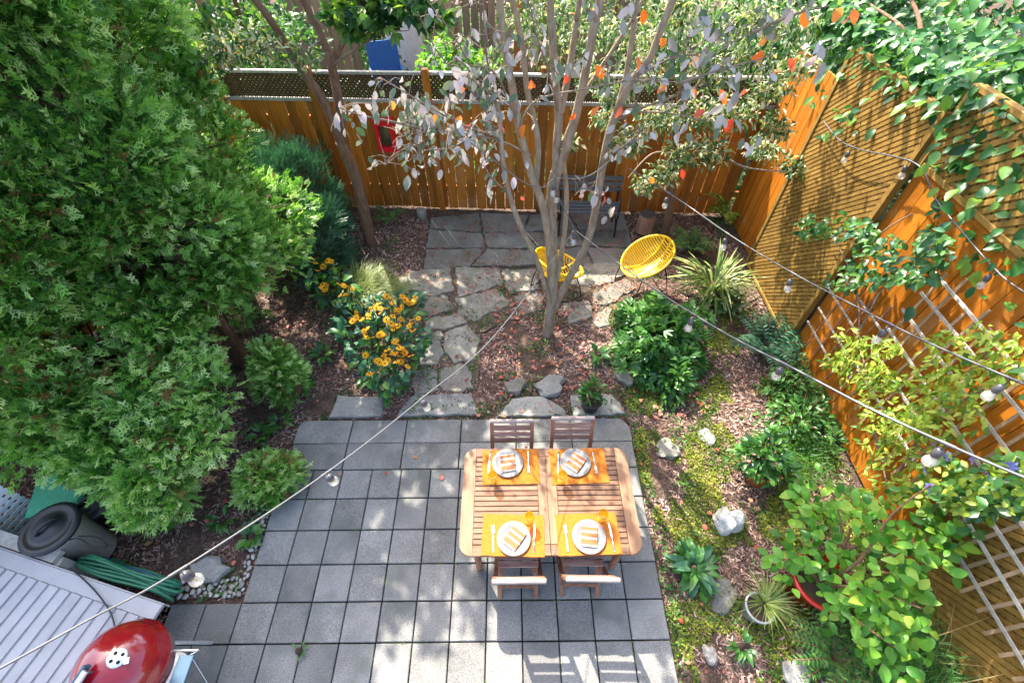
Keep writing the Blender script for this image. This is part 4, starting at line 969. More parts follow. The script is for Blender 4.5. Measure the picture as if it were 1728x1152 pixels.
k = MB(); k.lathe([(0, .006), (.052, .006), (.055, .003), (.055, -.004)], 28, p, axis=q); k.box(p+q @ Vector((-.03, -.055, .006)), (.035, .025, .006), q); vent = k.obj('vent_disc', M['alu'], lidp)
for a in range(4):
    an = a*math.pi/2+.4; MB().lathe([(0, .0085), (.0105, .0085), (.0105, .0)], 14, p+q @ Vector((.03*math.cos(an), .03*math.sin(an), 0)), axis=q).obj('vent_hole', M['hole'], lidp)
p, nn = on_dome(-.12, -.38); q = nn.to_track_quat('Z', 'Y').to_matrix(); dirh = Vector((.42, .9, 0)).normalized()
xh = (dirh-nn*dirh.dot(nn)).normalized(); yh = nn.cross(xh)
qh = Matrix((xh, yh, nn)).transposed()
k = MB(); k.box(p+qh @ Vector((0, 0, .062)), (.17, .034, .02), qh, 0, .006); k.obj('handle', M['alu'], lidp)
k = MB(); k.box(p+qh @ Vector((0, .028, .04)), (.2, .02, .05), qh, 0, .004)
for sx in (-1, 1): k.tube([p+qh @ Vector((sx*.07, 0, 0)), p+qh @ Vector((sx*.07, 0, .055))], .006, 8)
k.obj('heat_shield', M['bluegrey'], lidp)
p, nn = on_dome(-.46, -.42); q = nn.to_track_quat('Z', 'Y').to_matrix()
MB().lathe([(0, .012), (.018, .014), (.026, .01), (.03, 0)], 22, p, axis=q).obj('thermometer', M['alu'], lidp)
for a in (75, 230, 325):
    MB().tube([(.17*math.cos(R(a)), .17*math.sin(R(a)), .66), (.25*math.cos(R(a)), .25*math.sin(R(a)), .0)], .013, 8).obj('leg', M['alu'], gr)
for a in (230, 325):
    c = Vector((.25*math.cos(R(a)), .25*math.sin(R(a)), .075)); MB().lathe([(.0, -.018), (.07, -.018), (.075, -.01), (.075, .01), (.07, .018), (0, .018)], 24, c, axis=Matrix.Rotation(math.pi/2, 3, 'X')).obj('wheel', M['blackplastic'], gr)
MB().lathe([(0, .3), (.13, .31), (.15, .33), (.145, .335), (0, .31)], 28).obj('ash_pan', M['alu'], gr)
sh = MB().box((.36, -.06, .80), (.1, .26, .022), None, 0, .004).obj('side_shelf', M['bluegrey'], gr)
k = MB()
for y_ in (-.14, .1): k.tube([(.2, y_, .78), (.42, y_, .782)], .007, 8)
k.obj('bracket', M['alu'], gr)
k = MB(); k.tube(smooth_path([(.39, .07, .815), (.42, .1, .79), (.4, .12, .74), (.37, .1, .72)], 5), .004, 6); k.tube([(.41, .05, .81), (.58, -.22, .5)], .0022, 5); k.obj('tool_hook', M['steel'], gr)

# ================================================================== BENCH, STUMP, YELLOW CHAIRS, RED LANTERN
bx0, bx1, by = .76, 1.74, 6.33
bench = thing('garden_bench', 'grey slatted bench with black iron legs against the back fence', 'bench', ((bx0+bx1)/2, by, 0), frz)
bl = bx1-bx0
for i, (y_, z) in enumerate([(.06, .80), (.045, .715), (.03, .63)]): MB().box((0, y_, z), (bl, .022, .062), Matrix.Rotation(R(-9), 3, 'X'), 0, .004).obj('back_slat', M['greybench'], bench)
for i in range(4): MB().box((0, -.03-.082*i, .425-.004*(i == 3)), (bl, .066, .024), None, 0, .004).obj('seat_slat', M['greybench'], bench)
for sx in (-1, 1):
    k = MB(); x_ = sx*(bl/2-.05)
    k.tube(smooth_path([(x_, .075, .84), (x_, .045, .6), (x_, .02, .4), (x_, .09, 0)], 5), .014, 8); k.tube(smooth_path([(x_, .03, .405), (x_, -.15, .4), (x_, -.3, .405), (x_, -.27, .25), (x_, -.32, 0)], 5), .014, 8)
    k.tube(smooth_path([(x_, .04, .6), (x_, -.12, .63), (x_, -.29, .61), (x_, -.31, .5), (x_, -.28, .42)], 5), .013, 8); k.tube(smooth_path([(x_, .06, .18), (x_, -.1, .24), (x_, -.28, .18)], 5), .009, 6); k.obj('iron_frame', M['iron'], bench)
sp_c = G(1086, 393)
st = thing('log_stump', 'upright log stump used as a side table next to the bench', 'stump', (sp_c.x+.02, sp_c.y+.08, 0))
k = MB(); prof = [(.142, 0), (.138, .03), (.133, .15), (.13, .27), (.126, .30)]; k.lathe(prof, 18); k.obj('log', M['stumpbark'], st)
MB().lathe([(.126, .3), (.12, .304), (0, .304)], 18).obj('cut_face', M['stumptop'], st)
rl = GY(650, 231, 6.66)
lan = thing('wall_lantern', 'red frame lantern with mirror hanging on the back fence', 'lantern', (rl.x, rl.y+.045, rl.z-.24), frz)
k = MB(); fw, fh = .26, .46
k.box((-.11, 0, .23), (.05, .09, fh), None, 0, .008); k.box((.11, 0, .23), (.05, .09, fh), None, 0, .008); k.box((0, 0, .035), (.169, .088, .07)); k.box((0, 0, .425), (.169, .088, .07)); k.obj('frame', M['redlantern'], lan)
MB().box((0, .03, .23), (.168, .01, .318)).obj('mirror', plain('dark_mirror', (.1, .14, .07), .15, .6), lan)
MB().prism([(-.15, -.06), (.15, -.06), (.15, .06), (-.15, .06)], .464, .49, .01).obj('roof', M['redlantern'], lan)
MB().tube(smooth_path([(-.05, 0, .49), (-.03, 0, .55), (.03, 0, .55), (.05, 0, .49)], 4), .008, 6).obj('hanger', M['iron'], lan)

def shell_chair():
    t = thing('shell_chair', 'x', 'chair')
    A, B = .40, .335           # rim half axes
    def pt(u, v):              # unit disc to bowl; local: +Y front (low), -Y back (high)
        r2 = u*u+v*v; dep = .26*(1-r2)**0.8 if r2 < 1 else 0
        p = Vector((u*B, v*A, -dep)); p = Matrix.Rotation(R(-27), 3, 'X') @ p
        return p+Vector((0, .02, .56))
    rim = [pt(math.cos(a), math.sin(a)) for a in np.linspace(0, 2*math.pi, 49)]
    MB().tube(rim, .017, 8, cap=False).obj('rim', M['yellow'], t)
    k = MB()
    n = 25
    for i in range(n):
        v0 = -1+2*(i+.5)/n; c = math.sqrt(max(0, 1-v0*v0)); q = [pt(u, v0) for u in np.linspace(-c, c, 13)]
        hw_ = .0108
        for j in range(12):
            a, b_ = q[j], q[j+1]; off = Matrix.Rotation(R(-27), 3, 'X') @ Vector((0, hw_, 0)); dn = Vector((0, 0, -.006))
            k.add([a-off, b_-off, b_+off, a+off, a-off+dn, b_-off+dn, b_+off+dn, a+off+dn], [(0, 1, 2, 3), (7, 6, 5, 4), (0, 4, 5, 1), (2, 6, 7, 3)])
    tag(k.obj('cord_seat', M['yellow'], t), kind='stuff')
    for u0 in (-.36, .0, .36):
        k = MB(); c = math.sqrt(1-u0*u0); q = [pt(u0, v)+Vector((0, 0, .004)) for v in np.linspace(-c, c, 17)]
        for j in range(16):
            a, b_ = q[j], q[j+1]; off = Vector((.018, 0, 0)); dn = Vector((0, 0, -.006))
            k.add([a-off, a+off, b_+off, b_-off, a-off+dn, a+off+dn, b_+off+dn, b_-off+dn], [(0, 1, 2, 3), (7, 6, 5, 4), (0, 3, 7, 4), (1, 5, 6, 2)])
        k.obj('band', M['yellow'], t)
    for sx in (-1, 1):
        MB().tube(smooth_path([(sx*.24, .2, .40), (sx*.27, .26, .2), (sx*.27, .3, .01)], 4), .008, 7).obj('leg', M['iron'], t)
        MB().tube(smooth_path([(sx*.2, -.2, .42), (sx*.25, -.26, .2), (sx*.26, -.3, .01)], 4), .008, 7).obj('leg', M['iron'], t)
        MB().tube([(sx*.27, .3, .012), (sx*.26, -.3, .012)], .008, 7).obj('skid', M['iron'], t)
    MB().tube([(-.245, .22, .36), (.245, .22, .36)], .007, 7).obj('brace', M['iron'], t); MB().tube([(-.21, -.21, .40), (.21, -.21, .40)], .007, 7).obj('brace', M['iron'], t)
    return t
yc = shell_chair()
cR = G(1094, 433, .52)
yc.location = (cR.x, cR.y, 0); yc.rotation_euler = (0, 0, R(112)); tag(yc, 'yellow woven shell chair facing the patio, right of the tree', 'chair', 'yellow shell chairs')
yc.scale = (.92, .92, .95); y2 = copy_tree(yc); cL = G(942, 446, .52); y2.location = (cL.x, cL.y+.02, 0); y2.rotation_euler = (0, 0, R(-68)); tag(y2, 'yellow woven shell chair behind the tree stems, turned to the bench', 'chair', 'yellow shell chairs')

# ================================================================== TREES
def thin(p0, p1, n=6, sag=0.0, wob=.05):
    p0, p1 = Vector(p0), Vector(p1); out = []
    for i in range(n+1):
        t = i/n; p = p0.lerp(p1, t); p.z -= sag*4*t*(1-t)
        if 0 < i < n: p += Vector((rnd.gauss(0, wob), rnd.gauss(0, wob), rnd.gauss(0, wob)))*(p1-p0).length*.3
        out.append(p)
    return out
# ---- cedars
def cedar(name, label, c, r, h, n_pl, z0=.35, spr=.2, dens=62, shape=1.15, hue=0.0, seed=0, extra=()):
    g = np.random.default_rng(100+seed)
    t = thing(name, label, 'cedar', (c[0], c[1], -.03))
    k = MB(); k.tube([(0, 0, 0), (.05, .03, h*.3), (.02, .0, h*.6), (0, 0, h*.92)], [.085, .07, .045, .012], 9)
    k.tube([(.05, -.04, 0), (.2, -.12, h*.3), (.22, -.1, h*.6)], [.06, .045, .02], 8); k.obj('trunk', M['cedarbark'], t)
    br = MB(); Ps, Ds, Ns, Ss, Vs = [], [], [], [], []
    ex = [np.array(G(a, b_, e))-np.array([c[0], c[1], -.03]) for a, b_, e in extra]
    for i in range(n_pl+len(ex)):
        u = g.random()**.8; z = z0+(h-z0)*u
        rad = r*(1-((z-z0)/(h-z0))**shape)*(.75+.25*min(1, (z-z0)/.5))+.1
        a = g.random()*6.283; lump = math.sin(3*a+z*2.6+seed)*.5+math.sin(5*a-z*4.1+seed*2)*.5
        if lump < -.55 and g.random() < .75 and i < n_pl: continue
        rr = rad*(.74+.26*g.random()+.27*lump)
        ctr = np.array([math.cos(a)*rr, math.sin(a)*rr, z])
        o = nrm(np.array([math.cos(a), math.sin(a), .55+.25*g.random()]))
        if i >= n_pl: ctr = ex[i-n_pl]; z = ctr[2]; rad = math.hypot(ctr[0], ctr[1])
        pr = np.array([.26, .26, .26])*(.62 if i >= n_pl or h < .75 else 1)*(.75+.6*g.random())*(1 if rad > .4 else .75)
        m_ = int(dens*(.7+.6*g.random())); d = nrm(g.normal(size=(m_, 3))+o*0.75)
        sh = (.35+.65*g.random(m_)**.6)[:, None]
        Ps.append(ctr+d*sh*pr); Ds.append(nrm(d*.9+o*.55+np.array([0, 0, .12])+.3*g.normal(size=(m_, 3))))
        Ns.append(nrm(g.normal(size=(m_, 3))+np.array([0, 0, .9])+.5*d)); Ss.append(spr*(.6+.6*g.random(m_)))
        base = .22+.26*g.random()+hue; v = base+1.0*(sh[:, 0]-.55)+.18*g.normal(size=m_); v = np.clip(v, .055, 1); v[g.random(m_) < (.012 if g.random() < .85 else .2)] = .02  # inner sprays darkened, outer ones lightened: gap shade and highlights as colour
        Vs.append(v)
        br.tube([(0.02, 0, max(.1, z-.35*rad-.1)), tuple(ctr*np.array([.5, .5, 1])-np.array([0, 0, .12])), tuple(ctr)], [.018, .012, .005], 5)
    br.obj('branches', M['cedarbark'], t)
    Pw = np.concatenate(Ps)+np.array([c[0], c[1], -.03])
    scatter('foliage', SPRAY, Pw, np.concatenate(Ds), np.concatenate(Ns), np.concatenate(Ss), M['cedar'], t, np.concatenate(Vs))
    return t
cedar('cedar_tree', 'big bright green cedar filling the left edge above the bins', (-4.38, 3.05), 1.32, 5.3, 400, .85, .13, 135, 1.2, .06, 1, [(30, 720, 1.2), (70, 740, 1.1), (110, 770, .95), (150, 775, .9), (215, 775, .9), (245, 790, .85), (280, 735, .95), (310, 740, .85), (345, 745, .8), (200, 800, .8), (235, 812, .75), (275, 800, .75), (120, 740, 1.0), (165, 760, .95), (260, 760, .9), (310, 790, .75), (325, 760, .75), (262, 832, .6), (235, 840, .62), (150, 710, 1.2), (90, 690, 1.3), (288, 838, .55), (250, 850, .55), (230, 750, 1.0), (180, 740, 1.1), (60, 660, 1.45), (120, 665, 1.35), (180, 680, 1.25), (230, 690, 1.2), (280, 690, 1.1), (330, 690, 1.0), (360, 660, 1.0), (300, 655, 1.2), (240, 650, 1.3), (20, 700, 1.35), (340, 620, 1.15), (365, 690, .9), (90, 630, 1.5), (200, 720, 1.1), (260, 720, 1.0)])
cedar('cedar_tree', 'darker cedar with exposed trunk left of the mulch bed', (-3.3, 3.55), .62, 4.9, 230, .95, .125, 115, 1.2, -.02, 2)
cedar('cedar_tree', 'narrow green cedar between the yew and the largest cedar', (-3.6, 4.6), .84, 5.0, 240, .5, .125, 115, 1.3, .02, 3)
cedar('cedar_tree', 'tall cedar rising at the upper left beside the fence corner', (-4.85, 4.4), 1.1, 5.6, 240, .9, .13, 110, 1.2, .03, 4)
cedar('cedar_tree', 'cedar at the far left edge behind the biggest one', (-5.7, 3.2), 1.25, 5.6, 200, .9, .135, 110, 1.2, .05, 5)
cedar('cedar_shrub', 'low young cedar spreading onto the left edge of the pavers', tuple(G(455, 815, .1).xy), .16, .36, 24, .1, .1, 80, 1.0, .06, 6)
cedar('cedar_shrub', 'low cedar bough clump over the mulch below the big cedar', tuple(G(280, 842, .2).xy), .12, .5, 26, .15, .1, 90, 1.0, .08, 7)
cedar('cedar_shrub', 'rounded young cedar at the mulch edge near the yellow flowers', tuple(G(478, 640, .2).xy), .14, .66, 34, .1, .1, 70, 1.2, .05, 8)
# ---- yew
def yew(label, c, r, h, n_pl, seed):
    g = np.random.default_rng(seed); t = thing('yew_shrub', label, 'shrub', (c[0], c[1], -.03))
    k = MB()
    for a in range(5): k.tube([(0, 0, 0), (r*.4*math.cos(a*1.26), r*.4*math.sin(a*1.26), h*.4), (r*.6*math.cos(a*1.26), r*.6*math.sin(a*1.26), h*.75)], [.04, .025, .01], 6)
    k.obj('trunk', M['cedarbark'], t); Ps, Ds, Vs = [], [], []
    for i in range(n_pl):
        d0 = nrm(g.normal(size=3)+np.array([0, 0, .35])); ctr = np.array([0, 0, h*.5])+d0*np.array([r, r, h*.5])*(.7+.3*g.random()); m_ = 60
        d = nrm(g.normal(size=(m_, 3))+d0*.8); Ps.append(ctr+d*(.1+.14*g.random((m_, 1)))); Ds.append(nrm(d+np.array([0, 0, .5]))); Vs.append(np.clip(.3+.25*g.random()+.3*g.random(m_), 0, 1))
    Pw = np.concatenate(Ps)+np.array([c[0], c[1], 0]); Pw[:, 2] = np.maximum(Pw[:, 2], .02)
    scatter('foliage', NEEDLE, Pw, np.concatenate(Ds), rdir(len(Pw)), rng.uniform(.08, .16, len(Pw)), M['yew'], t, np.concatenate(Vs))
yew('dark blue green yew bush in the fence corner beside the cedars', (-3.2, 5.95), .62, 1.4, 64, 31)
yew('smaller dark yew leaning over the bed right of the cedars', (-2.75, 5.35), .42, .95, 34, 32)

# ---- slender forked tree left of the terrace
lt = thing('forked_tree', 'slender leaning tree with forked trunk left of the terrace', 'tree', (-2.176, 5.9, -.03))
k = MB()
A_ = [Vector((-2.176, 5.9, -.03)), GY(613, 350, 5.82), GY(600, 300, 5.75), GY(575, 240, 5.65)]
k.tube(smooth_path(A_), list(np.linspace(.088, .066, 19)), 12); k.obj('trunk', M['bark2'], lt, True)
def limb(parent, pts, r0, r1, mat, name='limb'):
    if parent.name.startswith('multistem'): r0 *= .87; r1 *= .87
    q = smooth_path(pts, 5); MB().tube(q, list(np.linspace(r0, r1, len(q))), 9).obj(name, mat, parent, True); return q
f0 = GY(577, 244, 5.65)
L1 = limb(lt, [f0, GY(548, 175, 5.6), GY(510, 120, 5.6), GY(478, 68, 5.6), GY(430, 0, 5.5), Vector((-3.0, 5.4, 4.3))], .06, .03, M['bark2'])
L2_ = limb(lt, [f0, GY(574, 190, 5.65), GY(566, 140, 5.7), GY(560, 112, 5.7)], .058, .05, M['bark2'])
fk2 = GY(560, 112, 5.7)
L3_ = limb(lt, [fk2, GY(540, 55, 5.75), GY(510, 0, 5.8), Vector((-2.4, 5.8, 4.2))], .045, .025, M['bark2'])
L4 = limb(lt, [fk2, GY(585, 55, 5.7), GY(612, 5, 5.65), Vector((-1.6, 5.6, 4.2))], .04, .022, M['bark2'])
for pts_ in ([GY(478, 68, 5.6), GY(400, 100, 5.3), GY(320, 112, 5.0)], [GY(540, 70, 5.75), GY(500, 92, 5.4), GY(440, 70, 5.2)], [GY(560, 110, 5.7), GY(640, 60, 5.4), GY(690, 52, 5.2)], [GY(505, 110, 5.6), GY(470, 90, 5.3), GY(440, 20, 5.3)], [GY(585, 60, 5.7), GY(640, 45, 5.5), GY(700, 20, 5.5)]):
    limb(lt, pts_, .014, .004, M['twig'], 'branch')
def leaf_shell(c, r, n, hollow=.45):
    P_, d = blob(n, c, r, hollow); D_ = nrm(rdir(n)+np.array([0, 0, -.35])+.5*d); return P_, D_, up_biased(n, .8)
def crown(parent, blobs, n, T, S, mat, mat_o=None, n_ind=0, name='foliage'):
    Ps, Ds, Ns = [], [], []; tot = sum(b[1][0]*b[1][1]*b[1][2] for b in blobs)**1.0
    for c_, r_ in blobs:
        a, b_, d = leaf_shell(c_, r_, max(20, int(n*(r_[0]*r_[1]*r_[2])/tot))); Ps.append(a); Ds.append(b_); Ns.append(d)
    P_, D_, N_ = np.concatenate(Ps), np.concatenate(Ds), np.concatenate(Ns)
    leafy(parent, T, P_, D_, N_, rng.uniform(S[0], S[1], len(P_)), mat, mat_o, n_ind, name=name)
# visible low leaves (pale) + unseen crown clumps above the frame, placed to shade and dapple the yard
vis = [(GY(400, 75, 5.1), (.35, .3, .16)), (GY(350, 105, 5.0), (.3, .25, .12)), (GY(460, 80, 5.3), (.25, .2, .12)), (GY(520, 95, 5.4), (.2, .2, .12))]
crown(lt, vis, 620, LEAFN, (.06, .11), M['vari'], None, 0, 'foliage')
vis2 = [(GY(625, 8, 5.5), (.3, .25, .14)), (GY(600, 45, 5.55), (.2, .2, .1)), (GY(695, 10, 5.5), (.3, .25, .12)), (GY(650, 42, 5.4), (.16, .16, .08)), (GY(570, 20, 5.5), (.2, .2, .1)), (GY(730, 30, 5.4), (.2, .2, .1))]
crown(lt, vis2, 420, TRIF, (.10, .17), M['nbgreen'], None, 0, 'foliage')
over = [((-2.9, 5.9, 4.9), (1.0, 1.0, .7)), ((-2.2, 7.3, 4.6), (1.0, .9, .5)), ((-3.1, 5.2, 5.4), (.75, .6, .4)), ((-1.2, 6.9, 5.3), (.8, .8, .5)), ((-2.7, 8.3, 4.7), (.9, .9, .5)), ((-1.4, 8.1, 4.6), (.8, .8, .4))]
crown(lt, over, 2600, LEAFW, (.13, .2), M['nbgreen'], None, 0, 'foliage')

# ---- multi-stemmed tree in the middle with silvery leaves
ct = thing('multistem_tree', 'many stemmed tree with silvery and red leaves in the middle bed', 'tree', (.50, 4.0, -.04))
YC = 4.02
def stem(pts, r0, r1, up=None, name='trunk'):
    q = [GY(px, py, yv) if not isinstance(px, Vector) else px for px, py, yv in pts]
    if up: q.append(q[-1]+Vector(up))
    return limb(ct, q, r0, r1, M['bark'], name)
root = Vector((.50, 3.98, -.04))
stem([(root, 0, 0), (932, 500, 4.0), (931, 420, 4.02), (930, 340, 4.05), (938, 290, 4.06)], .082, .062)
stem([(938, 292, 4.06), (940, 240, 4.08), (943, 195, 4.1), (937, 133, 4.12), (931, 40, 4.15), (929, 0, 4.15)], .048, .030, (-.05, .1, 1.2), 'limb')
stem([(941, 292, 4.06), (963, 227, 4.0), (983, 147, 4.0), (1003, 43, 4.0), (1013, 0, 4.0)], .048, .030, (.15, 0, 1.2), 'limb')
stem([(946, 190, 4.1), (960, 120, 4.2), (972, 40, 4.3), (978, 0, 4.3)], .036, .022, (.1, .2, 1.0), 'limb')
stem([(933, 515, 4.0), (925, 400, 3.98), (913, 340, 3.96), (896, 293, 3.95), (876, 217, 3.93), (863, 140, 3.93), (849, 67, 3.93), (843, 0, 3.93)], .05, .027, (-.1, 0, 1.2), 'limb')
stem([(904, 314, 3.96), (908, 240, 4.05), (889, 150, 4.1), (883, 83, 4.15), (869, 15, 4.2), (866, 0, 4.2)], .032, .02, (-.1, .1, 1.0), 'limb')
stem([(930, 520, 3.99), (909, 447, 3.9), (879, 383, 3.84), (859, 327, 3.8), (849, 273, 3.8), (843, 205, 3.8), (838, 170, 3.8)], .036, .02, None, 'limb')
stem([(937, 520, 4.0), (955, 480, 3.95), (976, 441, 3.9), (999, 384, 3.88), (1019, 267, 3.86), (1036, 200, 3.85), (1069, 133, 3.85), (1096, 100, 3.85), (1136, 0, 3.85)], .05, .027, (.3, 0, 1.2), 'limb')
stem([(1022, 262, 3.86), (1040, 190, 3.95), (1058, 120, 4.0), (1070, 40, 4.0), (1076, 0, 4.0)], .03, .018, (.1, .1, 1.0), 'limb')
stem([(947, 250, 4.06), (985, 160, 4.2), (1040, 75, 4.3), (1085, 0, 4.35)], .022, .014, (.3, .1, .8), 'limb')
stem([(940, 470, 4.0), (952, 400, 4.1), (956, 330, 4.15), (950, 270, 4.15)], .034, .026, None, 'limb')
# thin whips in the upper left of it
TW = [[(846, 250, 3.8), (815, 180, 3.75), (740, 90, 3.7), (705, 20, 3.7)], [(843, 205, 3.8), (826, 130, 3.8), (818, 60, 3.8), (816, 0, 3.8)], [(838, 172, 3.8), (800, 120, 3.7), (765, 60, 3.7), (720, 0, 3.7)],
      [(896, 263, 3.95), (850, 240, 3.8), (800, 228, 3.7), (730, 222, 3.6), (680, 230, 3.55)], [(843, 232, 3.8), (790, 215, 3.7), (750, 195, 3.6), (690, 160, 3.5), (640, 130, 3.5)], [(800, 228, 3.7), (760, 250, 3.6), (712, 255, 3.55), (690, 272, 3.5)],
      [(730, 222, 3.6), (660, 205, 3.5), (610, 195, 3.45), (572, 182, 3.4)], [(710, 258, 3.55), (700, 245, 3.5), (664, 262, 3.45), (650, 280, 3.45)], [(878, 225, 3.93), (840, 130, 3.8), (800, 112, 3.7), (760, 110, 3.6)],
      [(876, 217, 3.93), (905, 170, 3.8), (990, 150, 3.7), (1075, 135, 3.6), (1150, 140, 3.5)], [(1035, 205, 3.85), (1090, 180, 3.7), (1150, 155, 3.6), (1200, 95, 3.5), (1270, 55, 3.4)], [(1069, 133, 3.85), (1130, 100, 3.7), (1190, 85, 3.6), (1240, 30, 3.5)],
      [(1045, 190, 3.85), (1120, 190, 3.7), (1190, 205, 3.6)], [(943, 195, 4.1), (925, 120, 3.9), (905, 60, 3.8), (895, 10, 3.7)], [(1019, 267, 3.86), (1050, 250, 3.7), (1085, 220, 3.6)], [(859, 327, 3.8), (830, 300, 3.75), (812, 270, 3.7)],
      [(1008, 330, 3.87), (985, 318, 3.7), (970, 330, 3.65)], [(1270, 55, 3.4), (1340, 25, 3.3), (1400, 10, 3.2)], [(1150, 140, 3.5), (1210, 120, 3.4), (1300, 95, 3.3)]]
twpts = []
for t_ in TW:
    q = limb(ct, [GY(*p) for p in t_], .0115, .0035, M['twig'], 'branch'); twpts.append(q)
# silvery leaves: hand-placed groups along the whips (photo places), plus red ones
GRP = [(590, 190, 9), (615, 185, 8), (600, 215, 5), (640, 195, 3), (672, 160, 9), (690, 190, 16), (705, 170, 14), (720, 200, 14), (680, 215, 9), (735, 165, 8), (760, 215, 12), (745, 235, 8), (795, 215, 12), (815, 240, 9), (770, 250, 6), (735, 250, 5), (700, 272, 5), (690, 288, 3), (758, 268, 3),
       (785, 120, 12), (800, 150, 12), (770, 140, 9), (830, 110, 7), (850, 130, 6), (880, 75, 5), (905, 55, 5), (900, 85, 4), (920, 125, 4), (945, 95, 4), (985, 95, 5), (1000, 10, 4), (870, 180, 5), (830, 185, 8), (850, 310, 4), (835, 320, 3), (815, 250, 6),
       (1040, 115, 4), (1075, 20, 4), (1125, 85, 5), (1185, 55, 5), (1195, 90, 4), (1250, 150, 5), (1235, 125, 6), (1300, 20, 4), (1330, 10, 3), (1110, 155, 4), (1160, 135, 5), (1215, 190, 6), (1270, 235, 5), (1050, 230, 7), (1000, 320, 4), (1035, 340, 5), (1190, 20, 5), (1385, 115, 3), (1360, 80, 4), (1150, 215, 5)]
Ps = []
for px_, py_, n_ in GRP:
    for i in range(n_):
        yv = 3.95-abs(px_-900)/900*.75+rnd.gauss(0, .1)-.1; Ps.append(GY(px_+rnd.gauss(0, 13), py_+rnd.gauss(0, 12), yv))
Ps = np.array([p for p in Ps if clear_of_lantern(p)]); n_ = len(Ps)
D_ = nrm(np.stack([rng.normal(size=n_)*.7, rng.normal(size=n_)*.7-.25, -.9-.5*rng.random(n_)], 1)); 
N_ = nrm(np.stack([rng.normal(size=n_)*.8, -.6+rng.normal(size=n_)*.6, .5+.5*rng.random(n_)], 1))
S_ = rng.uniform(.075, .125, n_)
OVAL = leaf_t(.5, .06, .1)
cut = int(min(255, n_)); idx = rng.permutation(n_)
each_leaf(ct, OVAL, Ps[idx[:cut]], D_[idx[:cut]], N_[idx[:cut]], S_[idx[:cut]], M['silver_o'])
if n_ > cut: scatter('foliage', OVAL, Ps[idx[cut:]], D_[idx[cut:]], N_[idx[cut:]], S_[idx[cut:]], M['silver'], ct, kind='stuff')
RED = [(660, 170), (795, 210), (778, 195), (785, 150), (850, 150), (886, 210), (1005, 110), (960, 120), (970, 190), (1085, 15), (1075, 95), (1115, 65), (1130, 120), (1125, 140), (1180, 90), (1330, 98), (1345, 95), (1300, 58), (1437, 20), (1355, 20), (1012, 180), (1050, 180), (1150, 285), (1190, 188), (1238, 200), (1170, 150), (900, 140), (1000, 330), (1020, 330), (845, 200), (1215, 150), (1235, 160), (1255, 150), (1440, 15), (1095, 300), (1290, 90), (735, 190), (1420, 12), (880, 330)]
Pr = np.array([GY(p[0], p[1], 3.9-abs(p[0]-900)/900*.75) for p in RED]); n_ = len(Pr)
each_leaf(ct, OVAL, Pr, nrm(np.stack([rng.normal(size=n_)*.6, rng.normal(size=n_)*.6, -np.ones(n_)], 1)), nrm(np.stack([rng.normal(size=n_)*.7, -np.ones(n_)*.7, .6*np.ones(n_)], 1)), rng.uniform(.09, .13, n_), M['red_o'])
tq = np.array([p for q in twpts for p in q[2:]]); tq = tq[tq[:, 2] > 1.9]
k = MB(); ends = []
for i in range(230):
    p = Vector(tq[rnd.randrange(len(tq))]); d = Vector((rnd.gauss(0, .6), rnd.gauss(0, .5), rnd.gauss(.1, .5))).normalized()*rnd.uniform(.08, .26); m_ = p+d*.5+Vector((0, 0, .02)); k.tube([p, m_, p+d], [.0035, .0028, .0015], 4); ends += [p+d, m_, p+d*.8]
o = k.obj('twigs', M['twig'], ct, True); tag(o, kind='stuff')
Pe = np.array([p for p in ends if clear_of_lantern(p)]); Pe = Pe[rng.random(len(Pe)) < .6]; n_ = len(Pe)
scatter('foliage', leaf_t(.5, .06, .1), Pe, nrm(np.stack([rng.normal(size=n_)*.8, rng.normal(size=n_)*.8-.2, -.8-.6*rng.random(n_)], 1)), nrm(np.stack([rng.normal(size=n_)*.9, -.5+rng.normal(size=n_)*.6, .6*np.ones(n_)], 1)), rng.uniform(.05, .1, n_), M['silver'], ct, kind='stuff')
# the crown overhead (out of the frame, it dapples the yard)
over = [((.2, 4.3, 5.0), (1.2, 1.0, .6)), ((1.4, 4.2, 5.1), (1.0, .9, .6)), ((.6, 5.2, 5.5), (1.0, .8, .5)), ((2.3, 4.9, 5.2), (.8, .8, .5))]
crown(ct, over, 1050, LEAFW, (.12, .18), M['green'])

# ---- small variegated tree behind, right of the bench
vt = thing('variegated_tree', 'small tree with cream edged leaves beside the log stump', 'tree', (2.49, 6.02, -.03))
q0 = [Vector((2.49, 6.02, -.03)), GY(1124, 383, 6.0), GY(1133, 330, 6.0), GY(1139, 233, 5.9), GY(1150, 150, 5.85), GY(1165, 60, 5.8)]
MB().tube(smooth_path(q0), list(np.linspace(.075, .03, 31)), 10).obj('trunk', M['bark2'], vt, True)
for pts_ in ([GY(1135, 300, 5.95), GY(1190, 240, 5.6), GY(1260, 200, 5.3)], [GY(1139, 233, 5.9), GY(1080, 180, 5.7), GY(1020, 120, 5.6)], [GY(1145, 190, 5.9), GY(1200, 120, 5.6), GY(1290, 90, 5.3)], [GY(1150, 150, 5.85), GY(1100, 80, 5.6), GY(1060, 30, 5.6)], [GY(1137, 260, 5.9), GY(1100, 260, 5.6), GY(1060, 300, 5.4)], [GY(1190, 240, 5.6), GY(1250, 280, 5.2), GY(1330, 290, 4.9)], [GY(1160, 90, 5.8), GY(1230, 40, 5.6), GY(1300, 10, 5.5)]):
    limb(vt, pts_, .02, .005, M['twig'], 'branch')
